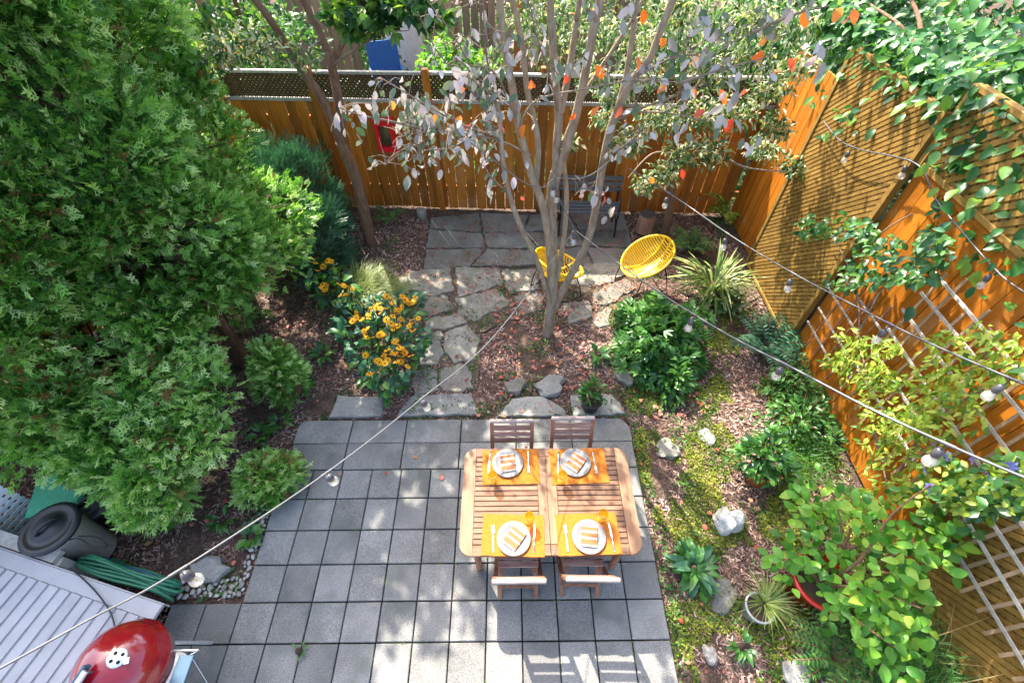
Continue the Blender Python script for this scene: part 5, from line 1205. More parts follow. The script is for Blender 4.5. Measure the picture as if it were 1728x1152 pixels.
VB = [(1090, 120, .34), (1040, 60, .3), (1130, 60, .36), (1200, 110, .36), (1270, 90, .36), (1180, 190, .36), (1110, 200, .28), (1240, 190, .32), (1300, 150, .25), (1290, 250, .24), (1335, 280, .2), (1200, 255, .3), (1060, 240, .24), (1120, 290, .24), (1090, 310, .2), (1260, 30, .34), (1330, 40, .3), (1160, 10, .3), (1020, 200, .2), (1150, 260, .24), (1000, 130, .24), (1350, 110, .22), (1310, 215, .22), (960, 240, .16), (1035, 160, .22)]
bl_ = [(GY(a, b_, 5.55-abs(a-1130)/400*.7+rnd.uniform(-.2, .2)), (r_*1.0, r_*1.0, r_*.62)) for a, b_, r_ in VB]
P_, D_, N_ = [], [], []
for c_, r_ in bl_:
    a, b_, d = leaf_shell(c_, r_, int(2600*r_[0]**2+90), .25); P_.append(a); D_.append(b_); N_.append(d)
P_ = np.concatenate(P_); keep = P_[:, 2] > .7; P_ = P_[keep]
scatter('foliage', LEAFN, P_, np.concatenate(D_)[keep], np.concatenate(N_)[keep], rng.uniform(.05, .1, len(P_)), M['vari'], vt, np.clip(.5+.3*rng.normal(size=len(P_)), 0, .96)*(rng.random(len(P_)) > .02)+0)
# ---- leaf masses behind the back fence
def backdrop_tree(label, c, h, blobs, n, mat, S, T=LEAF4, trunk=True):
    t = thing('garden_tree', label, 'tree', (c[0], c[1], -.05))
    MB().tube(smooth_path([(0, 0, 0), (.1, .05, h*.3), (-.05, .1, h*.6), (.05, 0, h*.9)]), list(np.linspace(.1, .03, 19)), 8).obj('trunk', M['bark2'], t)
    k = MB()
    for b_, r_ in blobs: k.tube([(0, 0, h*.25), tuple((Vector(b_)-Vector((c[0], c[1], 0)))*.6+Vector((0, 0, h*.1))), tuple((Vector(b_)-Vector((c[0], c[1], 0)))*.84)], [.028, .016, .005], 6)
    k.obj('limbs', M['bark2'], t)
    Ps, Ds, Ns, Vs = [], [], [], []; tot = sum(r_[0]*r_[1]+r_[0]*r_[2] for _, r_ in blobs)
    for b_, r_ in blobs:
        a, b2, d = leaf_shell(b_, r_, int(n*(r_[0]*r_[1]+r_[0]*r_[2])/tot), .55); Ps.append(a); Ds.append(b2); Ns.append(d); Vs.append(np.clip(rnd.uniform(.3, .6)+.22*rng.normal(size=len(a)), 0, 1))
    P_ = np.concatenate(Ps); P_[:, 2] = np.maximum(P_[:, 2], .03)
    scatter('foliage', T, P_, np.concatenate(Ds), np.concatenate(Ns), rng.uniform(S[0], S[1], len(P_)), mat, t, np.concatenate(Vs))
def rb(c, r, k, h0, h1):
    return [((c[0]+rnd.uniform(-r, r), c[1]+rnd.uniform(-r*.7, r*.7), rnd.uniform(h0, h1)), (rnd.uniform(.45, .8),)*2+(rnd.uniform(.35, .6),)) for _ in range(k)]
backdrop_tree('leafy green tree behind the lattice, left of the forked trunk', (-4.2, 8.6), 3, rb((-4.2, 8.6), 1.0, 9, .5, 2.6), 3400, M['nbgreen'], (.08, .14))
backdrop_tree('dark bluish bush low behind the fence between the tree forks', (-3.0, 8.2), 1.6, rb((-3.0, 8.2), .7, 6, .5, 1.5), 2200, M['blueg'], (.07, .12))
backdrop_tree('bright leaved tree hanging over the white shed', (-2.9, 12.6), 4, rb((-3.3, 12.8), 1.4, 10, 1.7, 3.4), 3800, M['bright'], (.11, .18), TRIF)
backdrop_tree('small bright tree just behind the middle of the back fence', (-.9, 9.3), 2.4, rb((-.8, 9.5), .45, 4, 1.0, 1.9), 1500, M['bright'], (.1, .16))
backdrop_tree('tall green tree beyond the far board fence', (-.5, 13.5), 4, rb((-.5, 13.5), 1.8, 12, 1.6, 3.8), 3600, M['nbgreen'], (.12, .2))
backdrop_tree('pale leaved tree behind the fence at the bench', (1.8, 9.0), 3, rb((1.6, 8.6), 1.2, 10, .8, 2.6), 4600, M['vari'], (.07, .12), LEAFN)
backdrop_tree('dense green tree behind the right end of the back fence', (3.9, 9.2), 3.4, rb((3.9, 9.0), 1.4, 12, .7, 3.1), 5200, M['ivy'], (.08, .14))
backdrop_tree('deep green tree far behind at the top middle', (2.6, 13.5), 4, rb((2.6, 13.5), 2.0, 12, 1.2, 3.8), 3600, M['green'], (.12, .2))
backdrop_tree('dark tree far behind at the top left above the cedars', (-6.8, 10.5), 4.4, rb((-6.8, 10.5), 1.8, 14, .6, 4.2), 4200, M['nbgreen'], (.11, .18))
backdrop_tree('dark tree farthest back behind the white shed', (-4.6, 15.5), 4, rb((-4.6, 15.5), 2.0, 12, .8, 3.6), 3200, M['green'], (.14, .22))
backdrop_tree('far green tree at the top right corner behind the climber', (6.6, 10.5), 4.5, rb((6.6, 10.5), 2.0, 14, .8, 4.0), 4600, M['ivy'], (.11, .18))
backdrop_tree('shrubby tree beyond the right fence under the climber', (5.6, 6.6), 3.4, rb((5.6, 6.6), 1.2, 12, .6, 3.0), 4600, M['ivy'], (.09, .15))
backdrop_tree('bushy tree beyond the right fence near the house', (5.9, 3.4), 3.2, rb((5.7, 3.4), 1.2, 11, .6, 2.7), 4600, M['ivy'], (.09, .15))

x = rng.uniform(-9, 9, 36000); y = rng.uniform(7.3, 17, 36000); keep = (noise2(x, y, .7, 71) > -.5); x, y = x[keep], y[keep]
scatter('undergrowth', SMALL, np.stack([x, y, .05+.5*rng.random(len(x))**2*(1+noise2(x, y, .9, 72))], 1), rdir(len(x))+np.array([0, 0, .3]), up_biased(len(x), .8), rng.uniform(.09, .17, len(x)), M['nbgreen'], None, np.clip(.35+.3*rng.random(len(x)), 0, 1), 'stuff', 'leafy undergrowth in the gardens beyond the back fence', 'undergrowth')
x = rng.uniform(3.9, 9, 9000); y = rng.uniform(-1, 7.3, 9000)
scatter('undergrowth', SMALL, np.stack([x, y, .05+.5*rng.random(len(x))**2], 1), rdir(len(x))+np.array([0, 0, .3]), up_biased(len(x), .8), rng.uniform(.09, .15, len(x)), M['ivy'], None, np.clip(.35+.3*rng.random(len(x)), 0, 1), 'stuff', 'leafy undergrowth beyond the right hand fence', 'undergrowth')
# ---- climber spilling over the right fence
cl = thing('climbing_vine', 'dense glossy climber spilling over the top of the right fence', 'vine', (4.0, 4.4, 0))
for pts_ in ([(4.0, 4.4, 0), (3.95, 4.5, 1.5), (3.9, 4.8, 2.9), (3.9, 6.0, 3.1)], [(4.05, 4.3, 0), (4.0, 4.0, 1.6), (3.9, 3.4, 2.9), (3.85, 2.2, 3.1)], [(3.95, 4.6, 2.4), (4.2, 5.4, 3.0), (4.4, 6.4, 3.2)]):
    MB().tube(smooth_path(pts_), list(np.linspace(.035, .012, 6*(len(pts_)-1)+1)), 7).obj('stem', M['bark2'], cl, True)
n_ = 7600
y = rng.uniform(.8, 7.4, n_); x = 4.25+rng.normal(size=n_)*.34+np.clip(y-5.4, 0, 2)*.1
z = 2.95+.25*np.sin(y*2.1)+.16*np.sin(y*5+1)+rng.normal(size=n_)*.2-.35*np.abs(x-4.25)
z = np.where((y > 3.8), z+.06, z); P_ = np.stack([x, y, z], 1)
drape = rng.random(n_) < .27; P_[drape, 0] = 3.66+rng.normal(size=drape.sum())*.08; P_[drape, 2] = 3.12-rng.random(drape.sum())**1.6*(.3+.8*np.clip(np.sin(P_[drape, 1]*1.9+2.2), 0, 1)*(P_[drape, 1] < 3.6))
n2_ = 1500; Pq = np.stack([rng.uniform(3.7, 4.6, n2_), rng.uniform(1.8, 7.2, n2_), rng.uniform(1.6, 2.8, n2_)], 1); Pq[:, 0] += .25
P_ = np.concatenate([P_, Pq]); n_ = len(P_)
D_ = nrm(np.stack([-.7+rng.normal(size=n_)*.6, -.35+rng.normal(size=n_)*.6, -.45+rng.normal(size=n_)*.45], 1)); N_ = nrm(np.stack([-.5+rng.normal(size=n_)*.4, rng.normal(size=n_)*.4-.2, .8+.3*rng.random(n_)], 1))
leafy(cl, LEAF, P_, D_, N_, rng.uniform(.07, .15, n_), M['ivy'], M['ivy_o'], 290, np.clip(.45+.3*rng.normal(size=n_), 0, 1))

# ================================================================== SHRUBS, FLOWERS, POTS
def shrub(name, label, c, r, h, n, T, S, mat, mat_o=None, n_ind=0, cat='shrub', stems=7, z0=.05, droop=-.2, base=0.0, stem_mat='bark2', hollow=.45):
    t = thing(name, label, cat, (c[0], c[1], base-.02))
    k = MB()
    for i in range(stems):
        a = i*6.283/stems+rnd.random(); q = r*rnd.uniform(.35, .8)
        k.tube(smooth_path([(0, 0, 0), (q*.4*math.cos(a), q*.4*math.sin(a), h*.45), (q*math.cos(a), q*math.sin(a), h*rnd.uniform(.65, .9))], 3), [.012]*3+[.008]*2+[.005]*2, 5)
    k.obj('stems', M[stem_mat], t)
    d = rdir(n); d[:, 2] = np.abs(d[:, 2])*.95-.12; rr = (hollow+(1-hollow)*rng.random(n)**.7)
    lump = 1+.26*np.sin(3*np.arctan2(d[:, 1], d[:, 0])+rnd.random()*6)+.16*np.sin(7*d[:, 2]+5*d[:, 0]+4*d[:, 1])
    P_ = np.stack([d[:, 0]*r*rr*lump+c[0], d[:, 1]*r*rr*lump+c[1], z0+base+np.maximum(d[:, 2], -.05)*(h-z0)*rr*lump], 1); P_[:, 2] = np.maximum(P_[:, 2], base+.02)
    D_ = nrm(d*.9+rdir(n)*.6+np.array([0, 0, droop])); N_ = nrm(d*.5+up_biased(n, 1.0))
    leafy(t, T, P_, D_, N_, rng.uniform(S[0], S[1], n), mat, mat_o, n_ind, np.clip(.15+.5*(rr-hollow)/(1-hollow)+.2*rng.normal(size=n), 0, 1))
    return t
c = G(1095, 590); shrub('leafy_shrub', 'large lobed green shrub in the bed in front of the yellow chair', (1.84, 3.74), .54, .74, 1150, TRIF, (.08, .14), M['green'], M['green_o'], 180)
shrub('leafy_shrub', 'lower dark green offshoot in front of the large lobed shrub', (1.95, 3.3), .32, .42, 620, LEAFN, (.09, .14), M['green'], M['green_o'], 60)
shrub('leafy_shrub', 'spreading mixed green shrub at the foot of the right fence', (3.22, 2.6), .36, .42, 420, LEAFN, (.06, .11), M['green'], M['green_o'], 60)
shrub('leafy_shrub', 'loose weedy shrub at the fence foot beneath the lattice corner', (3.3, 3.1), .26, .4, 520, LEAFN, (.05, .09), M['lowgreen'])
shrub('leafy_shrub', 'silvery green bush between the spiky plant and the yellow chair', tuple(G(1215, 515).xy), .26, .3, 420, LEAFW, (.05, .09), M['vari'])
def fern(label, c, r, n, mat, up=.5, seed=1, fs_=.28):
    t = thing('fern', label, 'fern', (c[0], c[1], -.02)); g = np.random.default_rng(seed); Ps, Ds, Ns, Ss = [], [], [], []; k = MB()
    for i in range(n):
        a = g.random()*6.283; L_ = r*(.7+.5*g.random()); u = up*(.6+.8*g.random()); q = [Vector((c[0], c[1], 0))+Vector((math.cos(a)*L_*t_, math.sin(a)*L_*t_, L_*(u*t_*1.6-1.0*u*t_*t_)+.03)) for t_ in np.linspace(0, 1, 12)]
        k.tube(q, .003, 4)
        for j in range(1, 12):
            tn = (q[j]-q[j-1]).normalized(); sd = tn.cross(Vector((0, 0, 1))).normalized()
            for sg in (-1, 1):
                Ps.append(q[j]); Ds.append(sd*sg+tn*.5); Ns.append(Vector((0, 0, 1))); Ss.append(L_*fs_*(1-abs(j/12-.35))*1.0)
    k.obj('stalks', M['bark2'], t, True)
    scatter('fronds', LEAFN, np.array(Ps), np.array(Ds), np.array(Ns), np.array(Ss), mat, t)
fern('grey green fern at the foot of the lattice screen', tuple(G(1288, 590).xy), .42, 24, M['blueg'], .7, 1)
fern('lacy fern low at the bottom edge by the red pot', (2.62, .42), .34, 70, M['lowgreen'], .8, 2, .2)
fern('broad fern under the right fence by the long trellis', tuple(G(1390, 700).xy), .36, 20, M['lowgreen'], .6, 3)
fern('light fern beside the stump at the back right', tuple(G(1165, 425).xy), .34, 16, M['lowgreen'], .7, 4)
fern('feathery fern against the sunny corner fence', tuple(G(1228, 370).xy), .4, 16, M['yelg'], .9, 5)
fern('little fern at the foot of the forked tree', tuple(G(655, 372).xy), .26, 14, M['lowgreen'], .6, 6)
fern('tuft of fern left of the forked trunk', tuple(G(582, 380).xy), .2, 12, M['lowgreen'], .5, 7)
# hosta
def rosette(name, label, cat, c, n, L_, T, mat_o, up=.6, base=0.0, wv=(.7, 1.1)):
    t = thing(name, label, cat, (c[0], c[1], base-.01)); a = rng.random(n)*6.283; e = rng.uniform(.15, 1.2, n)*up
    D_ = nrm(np.stack([np.cos(a), np.sin(a), e], 1)); P_ = np.array([c[0], c[1], base])+np.stack([np.cos(a)*.03, np.sin(a)*.03, np.full(n, .02)], 1)+D_*np.array(L_)*.22*rng.random((n, 1))
    each_leaf(t, T, P_, D_, nrm(np.stack([-np.cos(a)*.5, -np.sin(a)*.5, np.ones(n)], 1)), L_*rng.uniform(*wv, n), mat_o); 
    MB().lathe([(.03, 0), (.025, .04), (0, .05)], 8).obj('crown', M['lowgreen'] if False else M['potsoil'], t); return t
rosette('hosta', 'blue green hosta with long ribbed leaves by the white stone', 'hosta', (1.68, 1.12), 60, .2, leaf_t(.42, .08, .3), [M['blueg_o'], M['green_o'], M['green_o']], .95)
rosette('spiky_plant', 'spiky strap leaved plant beside the lattice screen', 'yucca', (2.82, 4.66), 110, .54, leaf_t(.052, .012, .34), M['yucca_o'], 1.2, .12)
for lab, px_, py_, n_, L_ in [('small weed rosette at the left mulch edge near the pavers', 440, 735, 18, .12), ('small pale rosette on mulch below the young cedar', 378, 878, 14, .11), ('leafy seedling beside the pebble strip', 425, 905, 18, .12), ('low hosta seedling at the mulch edge left of the yellow flowers', 545, 600, 22, .15),
                             ('clump of seedlings in front of the left edging slab', 512, 655, 20, .14), ('round leaved seedling clump at the flower bed edge', 620, 640, 22, .13), ('pale leafed sprig in front of the white stone', 1330, 625, 20, .12), ('broad leaved sprout among red leaves by the left slab', 475, 715, 16, .12),
                             ('sprig growing between the trunk and the shrub', 1010, 600, 16, .13), ('lone seedling in a paver joint near the grill', 505, 1098, 7, .05), ('leafy clump behind the hosta by the moss', 1182, 985, 16, .12), ('sprout beside the bottom right fern', 1250, 1090, 14, .1)]:
    rosette('seedling', lab, 'weed', tuple(G(px_, py_).xy), n_, L_, leaf_t(.55, .08, .15), M['green_o'], .8)
# black-eyed susans
flm = MB(); pv = []
for i in range(11):
    a = i*6.283/11; ca, sa = math.cos(a), math.sin(a)
    q = [(.12, -.06, 0), (.12, .06, 0), (.7, .15, .0), (1, 0, -.12), (.7, -.15, .0)]
    flm.add([(x*ca-y*sa, x*sa+y*ca, z) for x, y, z in q], [(0, 1, 2, 3, 4)])
fl_me = flm.mesh('flower', M['petal']); cn_me = MB().lathe([(.2, 0), (.19, .1), (.1, .18), (0, .2)], 9).mesh('flower_centre', M['cone'])
def rudbeckia(label, poly, n_leaf, heads, c):
    t = thing('flowering_plant', label, 'flowers', (c.x, c.y, -.02)); k = MB(); Pl = []
    heads = heads+[(a+rnd.gauss(0, 6), b_+rnd.gauss(0, 6)) for a, b_ in heads if rnd.random() < .45]
    for px_, py_ in heads:
        z = rnd.uniform(.38, .56); p = G(px_+rnd.gauss(0, 3), py_+rnd.gauss(0, 3), z)
        k.tube(smooth_path([(c.x+(p.x-c.x)*.5, c.y+(p.y-c.y)*.5+.05, 0), (c.x+(p.x-c.x)*.85, c.y+(p.y-c.y)*.85+.03, z*.6), tuple(p)], 3), .004, 5)
        o = link('flower', fl_me, t, p-t.location); s_ = rnd.uniform(.036, .052); o.scale = (s_,)*3; o.rotation_euler = (rnd.gauss(.25, .5), rnd.gauss(0, .5), rnd.random()*6)
        link('flower_centre', cn_me, o)
    k.obj('stalks', M['rudleaf'], t, True) if False else k.obj('stalks', plain('flower_stalk_green', (.05, .12, .03), .6), t, True)
    P_ = []
    while len(P_) < n_leaf:
        a, b_ = rnd.choice(poly), rnd.choice(poly); e = rnd.choice(poly); u, v = rnd.random(), rnd.random()
        if u+v > 1: u, v = 1-u, 1-v
        z = rnd.uniform(.05, .45); P_.append(G(a[0]+(b_[0]-a[0])*u+(e[0]-a[0])*v, a[1]+(b_[1]-a[1])*u+(e[1]-a[1])*v, z))
    P_ = np.array(P_); d = P_-np.array([c.x, c.y, .2]); n = len(P_); D_ = nrm(d*1.4+rdir(n)*.5+np.array([0, 0, -.05])); N_ = up_biased(n, 1.0)
    leafy(t, LEAF, P_, D_, N_, rng.uniform(.09, .15, n), M['rudleaf'], M['green_o'], 60, np.clip(.4+.25*rng.normal(size=n), 0, 1))
HA = [(600, 535), (612, 540), (622, 530), (635, 515), (640, 510), (650, 520), (628, 527), (597, 543), (613, 556), (616, 570), (638, 568), (650, 562), (655, 535), (660, 545), (668, 548), (677, 545), (665, 558), (683, 562), (690, 555), (700, 562), (695, 540), (676, 500), (684, 505), (694, 505), (680, 515), (672, 522), (668, 530), (660, 515), (645, 528), (655, 500), (705, 500), (615, 600), (640, 605), (645, 595), (652, 590), (660, 600), (668, 580), (673, 590), (680, 585), (684, 595), (690, 600), (670, 602), (650, 610), (655, 608), (675, 612), (690, 615), (641, 630), (668, 575), (688, 548), (630, 522), (700, 512), (662, 525), (675, 535), (648, 600), (680, 600), (640, 612)]
rudbeckia('large clump of yellow daisies with brown centres beside the stone path', [(575, 520), (640, 500), (712, 500), (716, 570), (690, 640), (650, 668), (600, 610), (570, 560)], 420, HA, G(655, 590, 0))
HB = [(530, 440), (538, 436), (545, 447), (535, 452), (555, 438), (563, 452), (560, 445), (540, 485), (548, 480), (575, 482), (583, 486), (590, 485), (578, 497), (545, 490), (528, 446), (570, 480)]
rudbeckia('smaller clump of yellow daisies against the cedar', [(528, 445), (565, 445), (600, 490), (590, 515), (540, 510), (520, 470)], 190, HB, G(552, 500, 0))
# grasses
def grass(name, label, c, n, L_, mat, lean=(0, 0), wd=.02, up=1.0, cat='grass', base=0.0, seed=1, jit=(0, 0)):
    g = np.random.default_rng(seed); V, F_, vr = [], [], []; t = thing(name, label, cat, (c[0], c[1], base-.02))
    for i in range(n):
        a = g.random()*6.283; q = L_*(.6+.5*g.random()); dx, dy = math.cos(a)+lean[0]*1.3, math.sin(a)+lean[1]*1.3; m_ = math.hypot(dx, dy)+1e-6; dx, dy = dx/m_, dy/m_
        sp = .35+.55*g.random(); r0 = .05*g.random(); v = g.random(); b0 = len(V); ox, oy = g.normal()*jit[0], g.normal()*jit[1]
        for j in range(6):
            s_ = j/5; x = r0*dx+dx*q*sp*s_**1.3; y = r0*dy+dy*q*sp*s_**1.3; z = q*up*(1.15*s_-.75*sp*s_*s_*1.25); ww = wd*(1-s_*.9)*.5
            V += [(ox+x-dy*ww, oy+y+dx*ww, max(.015, z)), (ox+x+dy*ww, oy+y-dx*ww, max(.015, z))]; vr += [v, v]
        for j in range(5): F_.append((b0+2*j, b0+2*j+1, b0+2*j+3, b0+2*j+2))
    link('blades', big_mesh('blades', V, F_, mat, vr), t); return t
grass('ornamental_grass', 'pale arching ornamental grass between the two flower clumps', tuple(G(604, 500).xy), 1000, .62, M['grass'], (.75, .1), .012, .8, seed=3, jit=(.13, .1))
grass('ornamental_grass', 'pale grass leaning over the stepping stones', tuple(G(650, 498).xy), 520, .4, M['grass'], (.6, .3), .012, .7, seed=4, jit=(.12, .08))
grass('ornamental_grass', 'green and straw coloured grass at the lower right fence foot', (3.2, .4), 900, .5, M['darkgrass'], (-.1, .1), .01, .9, seed=5, jit=(.2, .22))
grass('ornamental_grass', 'dry straw stalks arching across the lower right lattice', (3.35, .2), 26, .95, M['straw'], (.1, .5), .009, 1.0, seed=6, jit=(.12, .2))
grass('ornamental_grass', 'dark green grass tuft under the low trellis', (3.2, 2.25), 420, .3, M['darkgrass'], (-.3, 0), .01, .8, seed=7, jit=(.12, .2))

def pot(name, label, c, r, h, mat, tilt=0, rim=.012, cat='plant pot'):
    t = thing(name, label, cat, (c[0], c[1], -.012))
    MB().lathe([(0, 0), (r*.74, 0), (r*.97, h*.88), (r+rim, h*.89), (r+rim, h), (r-.008, h), (r*.9, h*.86), (0, h*.84)], 32).obj('body', mat, t)
    MB().lathe([(r*.9, h*.865), (r*.5, h*.88), (0, h*.87)], 20).obj('soil', M['potsoil'], t); t.rotation_euler = (tilt, 0, 0); return t
c = G(995, 688); pot('plant_pot', 'black plastic pot standing on the right hand edging slab', (c.x, c.y), .112, .2, M['blackpot'])
shrub('potted_plant', 'small narrow leaved plant growing in the black pot', (c.x-.015, c.y+.04), .1, .34, 90, LEAFN, (.07, .11), M['green'], None, 0, 'plant', 6, .02, .2, .16)
c = Vector((2.56, 1.98, 0)); pot('plant_pot', 'terracotta pot hidden beneath a leafy bush', (c.x, c.y), .14, .26, M['terracotta'])
shrub('potted_plant', 'dark leafy bush growing in the terracotta pot', (c.x, c.y+.1), .24, .36, 330, LEAFN, (.09, .14), M['green'], M['green_o'], 60, 'plant', 7, .02, -.1, .22)
c = G(1388, 985, .2); pot('plant_pot', 'big red glazed pot at the foot of the bright large leaved shrub', (2.62, .94), .225, .36, M['redpot'], 0, .018)
c = Vector((2.10, .77, 0)); pot('plant_pot', 'pale grey pot with spidery grass near the bottom edge', (c.x, c.y), .115, .19, M['greypot'], 0, .006)
grass('spider_grass', 'spidery green and white grass growing in the grey pot', (c.x+.06, c.y+.04), 130, .34, M['grass'], (.45, .1), .011, .8, 'plant', .15, 9)
# bright large-leaved shrub in and behind the red pot
bs = thing('broadleaf_shrub', 'bright green shrub with large oval leaves around the red pot', 'shrub', (2.75, .9, .25))
BR = [[(2.6, .9, .3), (2.75, 1.0, .7), (2.95, 1.25, 1.0), (3.2, 1.4, 1.2)], [(2.6, .9, .3), (2.7, .8, .7), (2.85, .62, .95)], [(2.65, .95, .3), (2.7, 1.2, .7), (2.6, 1.45, .95)], [(2.65, .9, .3), (2.95, 1.0, .6), (3.35, 1.15, .8)], [(2.6, .85, .3), (2.6, .6, .6), (2.68, .42, .75)], [(2.62, .95, .3), (2.85, 1.25, .6), (2.9, 1.6, .8)], [(2.6, .9, .3), (2.45, 1.05, .5), (2.42, 1.2, .62)]]
for q in BR: limb(bs, [Vector(p) for p in q], .014, .005, M['bark2'], 'stem')
LP = [(1380, 835, .8), (1420, 870, .85), (1460, 860, .9), (1440, 905, .85), (1500, 880, 1.0), (1530, 900, 1.0), (1560, 870, 1.0), (1590, 880, 1.0), (1620, 895, 1.0), (1640, 905, 1.0), (1470, 920, .9), (1510, 930, 1.0), (1550, 930, 1.05), (1580, 925, 1.05), (1610, 940, 1.0), (1540, 960, 1.0), (1350, 900, .6), (1375, 915, .7), (1390, 880, .7),
      (1330, 945, .5), (1365, 950, .55), (1345, 965, .5), (1390, 955, .6), (1430, 955, .7), (1460, 985, .8), (1440, 1000, .8), (1470, 1015, .85), (1500, 1000, .9), (1520, 1020, .9), (1545, 1005, .9), (1490, 1040, .9), (1520, 1060, .85), (1540, 1075, .8), (1500, 1085, .8), (1480, 1075, .75), (1560, 1040, .8), (1440, 1030, .7), (1530, 1105, .7), (1545, 1090, .7), (1505, 1100, .7), (1410, 985, .65), (1420, 930, .7), (1370, 870, .7), (1360, 830, .7), (1430, 840, .8), (1580, 895, 1.0), (1490, 965, .9)]
Ps = []
for px_, py_, z in LP:
    for i in range(15): Ps.append(G(px_+rnd.gauss(0, 18), py_+rnd.gauss(0, 15), z+rnd.gauss(-.03, .09)-(.14 if i > 7 else 0)))
Ps = np.array(Ps); n_ = len(Ps); d = Ps-np.array([2.7, 1.0, .5])
D_ = nrm(d*.8+rdir(n_)*.6+np.array([0, 0, -.25])); N_ = nrm(up_biased(n_, 1.6)+np.array([-.3, -.2, 0])); S_ = rng.uniform(.07, .125, n_)
OV2 = leaf_t(.62, .09, .16); idx = rng.permutation(n_)
each_leaf(bs, OV2, Ps[idx[:290]], D_[idx[:290]], N_[idx[:290]], S_[idx[:290]], M['bright_o'])
scatter('foliage', OV2, Ps[idx[290:]]-np.array([0, 0, .08]), D_[idx[290:]], N_[idx[290:]], S_[idx[290:]], M['bright'], bs, kind='stuff')

# vines on the right fence
def vine(label, spots, X, n, T, S, mat, mat_o, n_ind, stems, jx=.1):
    base = GX(*stems[0][0], X+.05); t = thing('vine', label, 'vine', (base.x, base.y, max(0, base.z)))
    for st_ in stems: limb(t, [GX(px_, py_, X+.06+rnd.uniform(-.02, .02)) for px_, py_ in st_], .011, .004, M['twig'], 'stem')
    Ps = []; tot = sum(a*b_ for _, _, a, b_ in spots)
    for px_, py_, rx, ry in spots:
        for i in range(int(n*rx*ry/tot)):
            a = rnd.random()*6.283; q = math.sqrt(rnd.random()); p = GX(px_+rx*q*math.cos(a), py_+ry*q*math.sin(a), X-abs(rnd.gauss(0, jx)))
            if p.z > .05: Ps.append(p)
    Ps = np.array(Ps); n_ = len(Ps); D_ = nrm(np.stack([-.5+rng.normal(size=n_)*.5, rng.normal(size=n_)*.7-.2, -.45+rng.normal(size=n_)*.5], 1)); N_ = nrm(np.stack([-.7+rng.normal(size=n_)*.35, -.1+rng.normal(size=n_)*.4, .7+.3*rng.random(n_)], 1))
    leafy(t, T, Ps, D_, N_, rng.uniform(S[0], S[1], n_), mat, mat_o, n_ind, np.clip(.5+.28*rng.normal(size=n_), 0, 1))
vine('blue green five leaflet vine across the lattice edge', [(1375, 390, 34, 18), (1440, 385, 50, 22), (1490, 420, 46, 26), (1440, 465, 42, 26), (1545, 455, 40, 24), (1580, 415, 36, 28), (1500, 465, 30, 16), (1380, 375, 26, 14)], 3.42, 430, LEAF, (.06, .1), M['green'], [M['blueg_o'], M['green_o'], M['green_o']], 280, [[(1430, 640), (1450, 560), (1440, 470), (1400, 390)], [(1450, 560), (1500, 470), (1560, 430)], [(1440, 470), (1480, 400), (1540, 360)]], .09)
vine('yellow green vine climbing the shaded broken trellis', [(1440, 580, 34, 26), (1460, 630, 46, 26), (1480, 590, 40, 16), (1420, 605, 26, 14), (1490, 640, 34, 22), (1478, 680, 22, 26), (1405, 610, 20, 12), (1500, 585, 26, 14)], 3.46, 360, LEAFN, (.055, .1), M['yelg'], M['yelg_o'], 240, [[(1480, 760), (1470, 690), (1460, 620), (1440, 560)], [(1460, 630), (1500, 590)]], .07)
vine('dense yellow green vine over the long slatted trellis', [(1600, 590, 46, 34), (1640, 640, 60, 40), (1570, 660, 54, 38), (1690, 610, 46, 34), (1600, 700, 70, 40), (1540, 740, 60, 40), (1580, 640, 50, 30), (1490, 730, 40, 40), (1660, 560, 30, 18), (1700, 575, 28, 24), (1530, 700, 50, 26), (1510, 790, 60, 26), (1555, 705, 50, 30)], 3.40, 850, LEAFN, (.05, .09), M['yelg'], M['yelg_o'], 290, [[(1500, 830), (1560, 720), (1620, 640), (1690, 570)], [(1530, 780), (1600, 690), (1700, 640)], [(1500, 830), (1480, 740), (1470, 700)]], .09)
vine('clematis with violet flowers at the right edge', [(1640, 830, 60, 34), (1700, 800, 50, 40), (1600, 800, 44, 30), (1680, 850, 60, 24), (1560, 830, 50, 26), (1720, 840, 30, 40), (1500, 830, 40, 24)], 3.36, 640, LEAF, (.05, .09), M['yelg'], M['green_o'], 200, [[(1560, 900), (1600, 830), (1660, 800), (1720, 780)], [(1600, 830), (1690, 850)]], .09)
cv = [o for o in sc.objects if o.get('label', '').startswith('clematis')][0]
cfm = MB()
for i in range(6):
    a = i*6.283/6; ca, sa = math.cos(a), math.sin(a); cfm.add([(x*ca-y*sa, x*sa+y*ca, z) for x, y, z in [(.05, -.05, 0), (.05, .05, 0), (.6, .26, .06), (1, 0, -.05), (.6, -.26, .06)]], [(0, 1, 2, 3, 4)])
cf_me = cfm.mesh('flower', M['clematis'])
for px_, py_ in [(1570, 822), (1668, 806), (1560, 792), (1600, 770), (1706, 786), (1640, 775)]:
    p = GX(px_, py_, 3.2); o = link('flower', cf_me, cv, p-wloc(cv)); o.scale = (.045,)*3; o.rotation_euler = (rnd.gauss(0.3, .2), -.7, rnd.random()*6)
# leaves lying on the cedars
for px_, py_, X_, lab in [(221, 513, .9, 'single pink leaf caught on the big cedar'), (243, 605, .9, 'dark red leaf resting on the cedar bough'), (352, 727, .9, 'reddish leaf lying low on the cedar skirt')]:
    p = GT(px_, py_, {221: 4.05, 243: 4.2, 352: 4.3}[px_]); o = link('fallen_leaf', leaf_mesh(OVAL, M['red_o'])[0], None, p); o.scale = (.09,)*3; o.rotation_euler = (.5, .2, 2.5); tag(o, lab, 'leaf', 'stray leaves on the cedars')

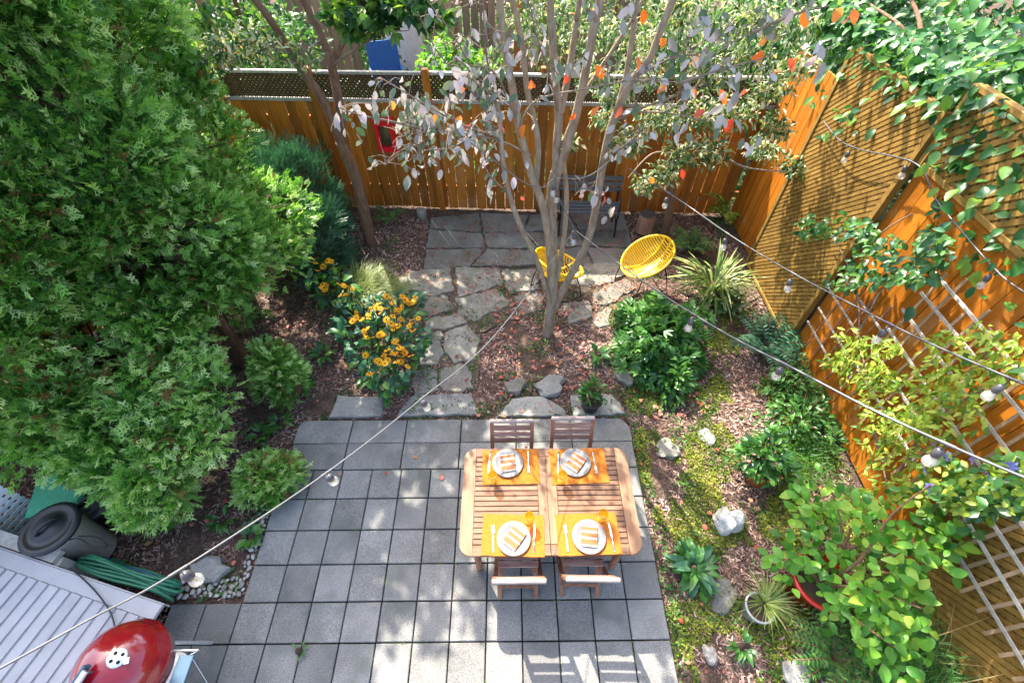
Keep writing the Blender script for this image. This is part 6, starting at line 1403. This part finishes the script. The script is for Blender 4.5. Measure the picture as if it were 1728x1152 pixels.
# ================================================================== STRING LIGHTS
bsock = MB().lathe([(0, 0), (.014, 0), (.016, -.008), (.021, -.016), (.021, -.05), (.017, -.055), (0, -.055)], 14).mesh('socket', M['cable'])
bgl = MB().lathe([(.013, -.052), (.016, -.06), (.026, -.08), (.029, -.096), (.025, -.113), (.012, -.124), (0, -.126)], 16).mesh('bulb', M['bulbglass'])
bfil = MB().lathe([(.003, -.056), (.004, -.075), (.007, -.08), (.006, -.1), (0, -.104)], 8).mesh('filament', M['capyellow'])
def string_light(label, pts_, rad, bulbs, mat, hang=.07, s=1.0):
    base = pts_[0]; t = thing('string_light', label, 'string light', base)
    q = smooth_path(pts_, 8); MB().tube(q, rad, 8).obj('cable', mat, t, True)
    for b_ in bulbs:
        j = min(range(len(q)), key=lambda i: (q[i]-b_).length); p = q[j]
        k = MB(); k.tube([p+Vector((0, 0, -.002)), p+Vector((.004, 0, -hang*.5)), p+Vector((0, 0, -hang))], rad*.55, 6)
        k.tube([p-(q[min(j+1, len(q)-1)]-p).normalized()*.03, p+(q[min(j+1, len(q)-1)]-p).normalized()*.03], rad*1.5, 8); k.obj('lead', mat, t, True)
        so = link('socket', bsock, t, p+Vector((0, 0, -hang))-wloc(t)); so.scale = (s,)*3; so.rotation_euler = (rnd.gauss(0, .12), rnd.gauss(0, .12), 0)
        link('bulb', bgl, so); link('filament', bfil, so)
    return t
tie = GY(970, 388, 3.9)
def along(p_list): return [GT(*p) for p in p_list]
def tt(px, pa, ta, pb, tb): f = (px-pa)/(pb-pa); return 1/(1/ta+(1/tb-1/ta)*f)
t0_ = (tie-Vector((0, 0, H))).dot(Vector((0, math.cos(PITCH), -math.sin(PITCH))))
def run(pxs, t1):
    return [GT(px, py, tt(px, pxs[0][0], t0_, pxs[-1][0], t1)) for px, py in pxs]
A_ = [(970, 388), (840, 560), (712, 672), (550, 798), (300, 963), (150, 1045), (0, 1127), (-130, 1196)]
string_light('pale string light cable running from the tree to the lower left', run(A_, 1.15), .0036, [GT(712, 672, tt(712, 970, t0_, -130, 1.15)), GT(550, 798, tt(550, 970, t0_, -130, 1.15)), GT(300, 963, tt(300, 970, t0_, -130, 1.15)), GT(897, 488, tt(897, 970, t0_, -130, 1.15))], M['cablegrey'], .035, .85)
B_ = [(970, 388), (1090, 478), (1220, 560), (1340, 622), (1470, 690), (1600, 750), (1728, 805), (1850, 850)]
string_light('dark string light cable running from the tree to the lower right', run(B_, 1.75), .0065, [GT(px, py, tt(px, 970, t0_, 1850, 1.75)) for px, py in ((1175, 532), (1330, 618), (1595, 748))], M['cable'], .045)
C_ = [GY(1062, 285, 4.3), GT(1150, 340, 4.9), GT(1240, 402, 4.3), GT(1340, 462, 3.75), GT(1450, 520, 3.25), GT(1560, 575, 2.85), GT(1728, 648, 2.4), GT(1850, 700, 2.15)]
string_light('upper string light cable from the tree across the right fence', C_, .006, [GT(1115, 318, 5.1), GT(1225, 392, 4.4), GT(1345, 464, 3.75), GT(1500, 545, 3.05), GT(1700, 636, 2.46)], M['cable'], .06)
D__ = [GX(1390, 205, 3.48), GX(1415, 235, 3.46), GX(1450, 252, 3.45), GX(1545, 276, 3.48), GX(1575, 330, 3.5), GX(1610, 375, 3.5), GX(1690, 465, 3.5), GX(1760, 510, 3.5)]
string_light('string light cable fixed along the top of the right fence', D__, .0065, [GX(1440, 248, 3.45), GX(1530, 272, 3.48), GX(1680, 456, 3.5)], M['cable'], .05)
E_ = [GY(760, 215, 3.75), GY(830, 268, 3.75), GY(885, 308, 3.8), GY(918, 316, 3.85), GY(936, 302, 3.95), GY(985, 300, 3.8), GY(1025, 275, 3.75), GY(1040, 245, 3.75)]
string_light('loose cable slung between the tree stems', E_, .005, [], M['cablegrey'])
F__ = [GY(936, 300, 3.93), GY(944, 335, 3.9), GY(962, 372, 3.9), tie]
string_light('cable dropping down the stem to the tie point with hanging bulbs', F__, .005, [GY(940, 318, 3.9), GY(935, 306, 3.9), GY(966, 384, 3.9), tie], M['cablegrey'], .05)
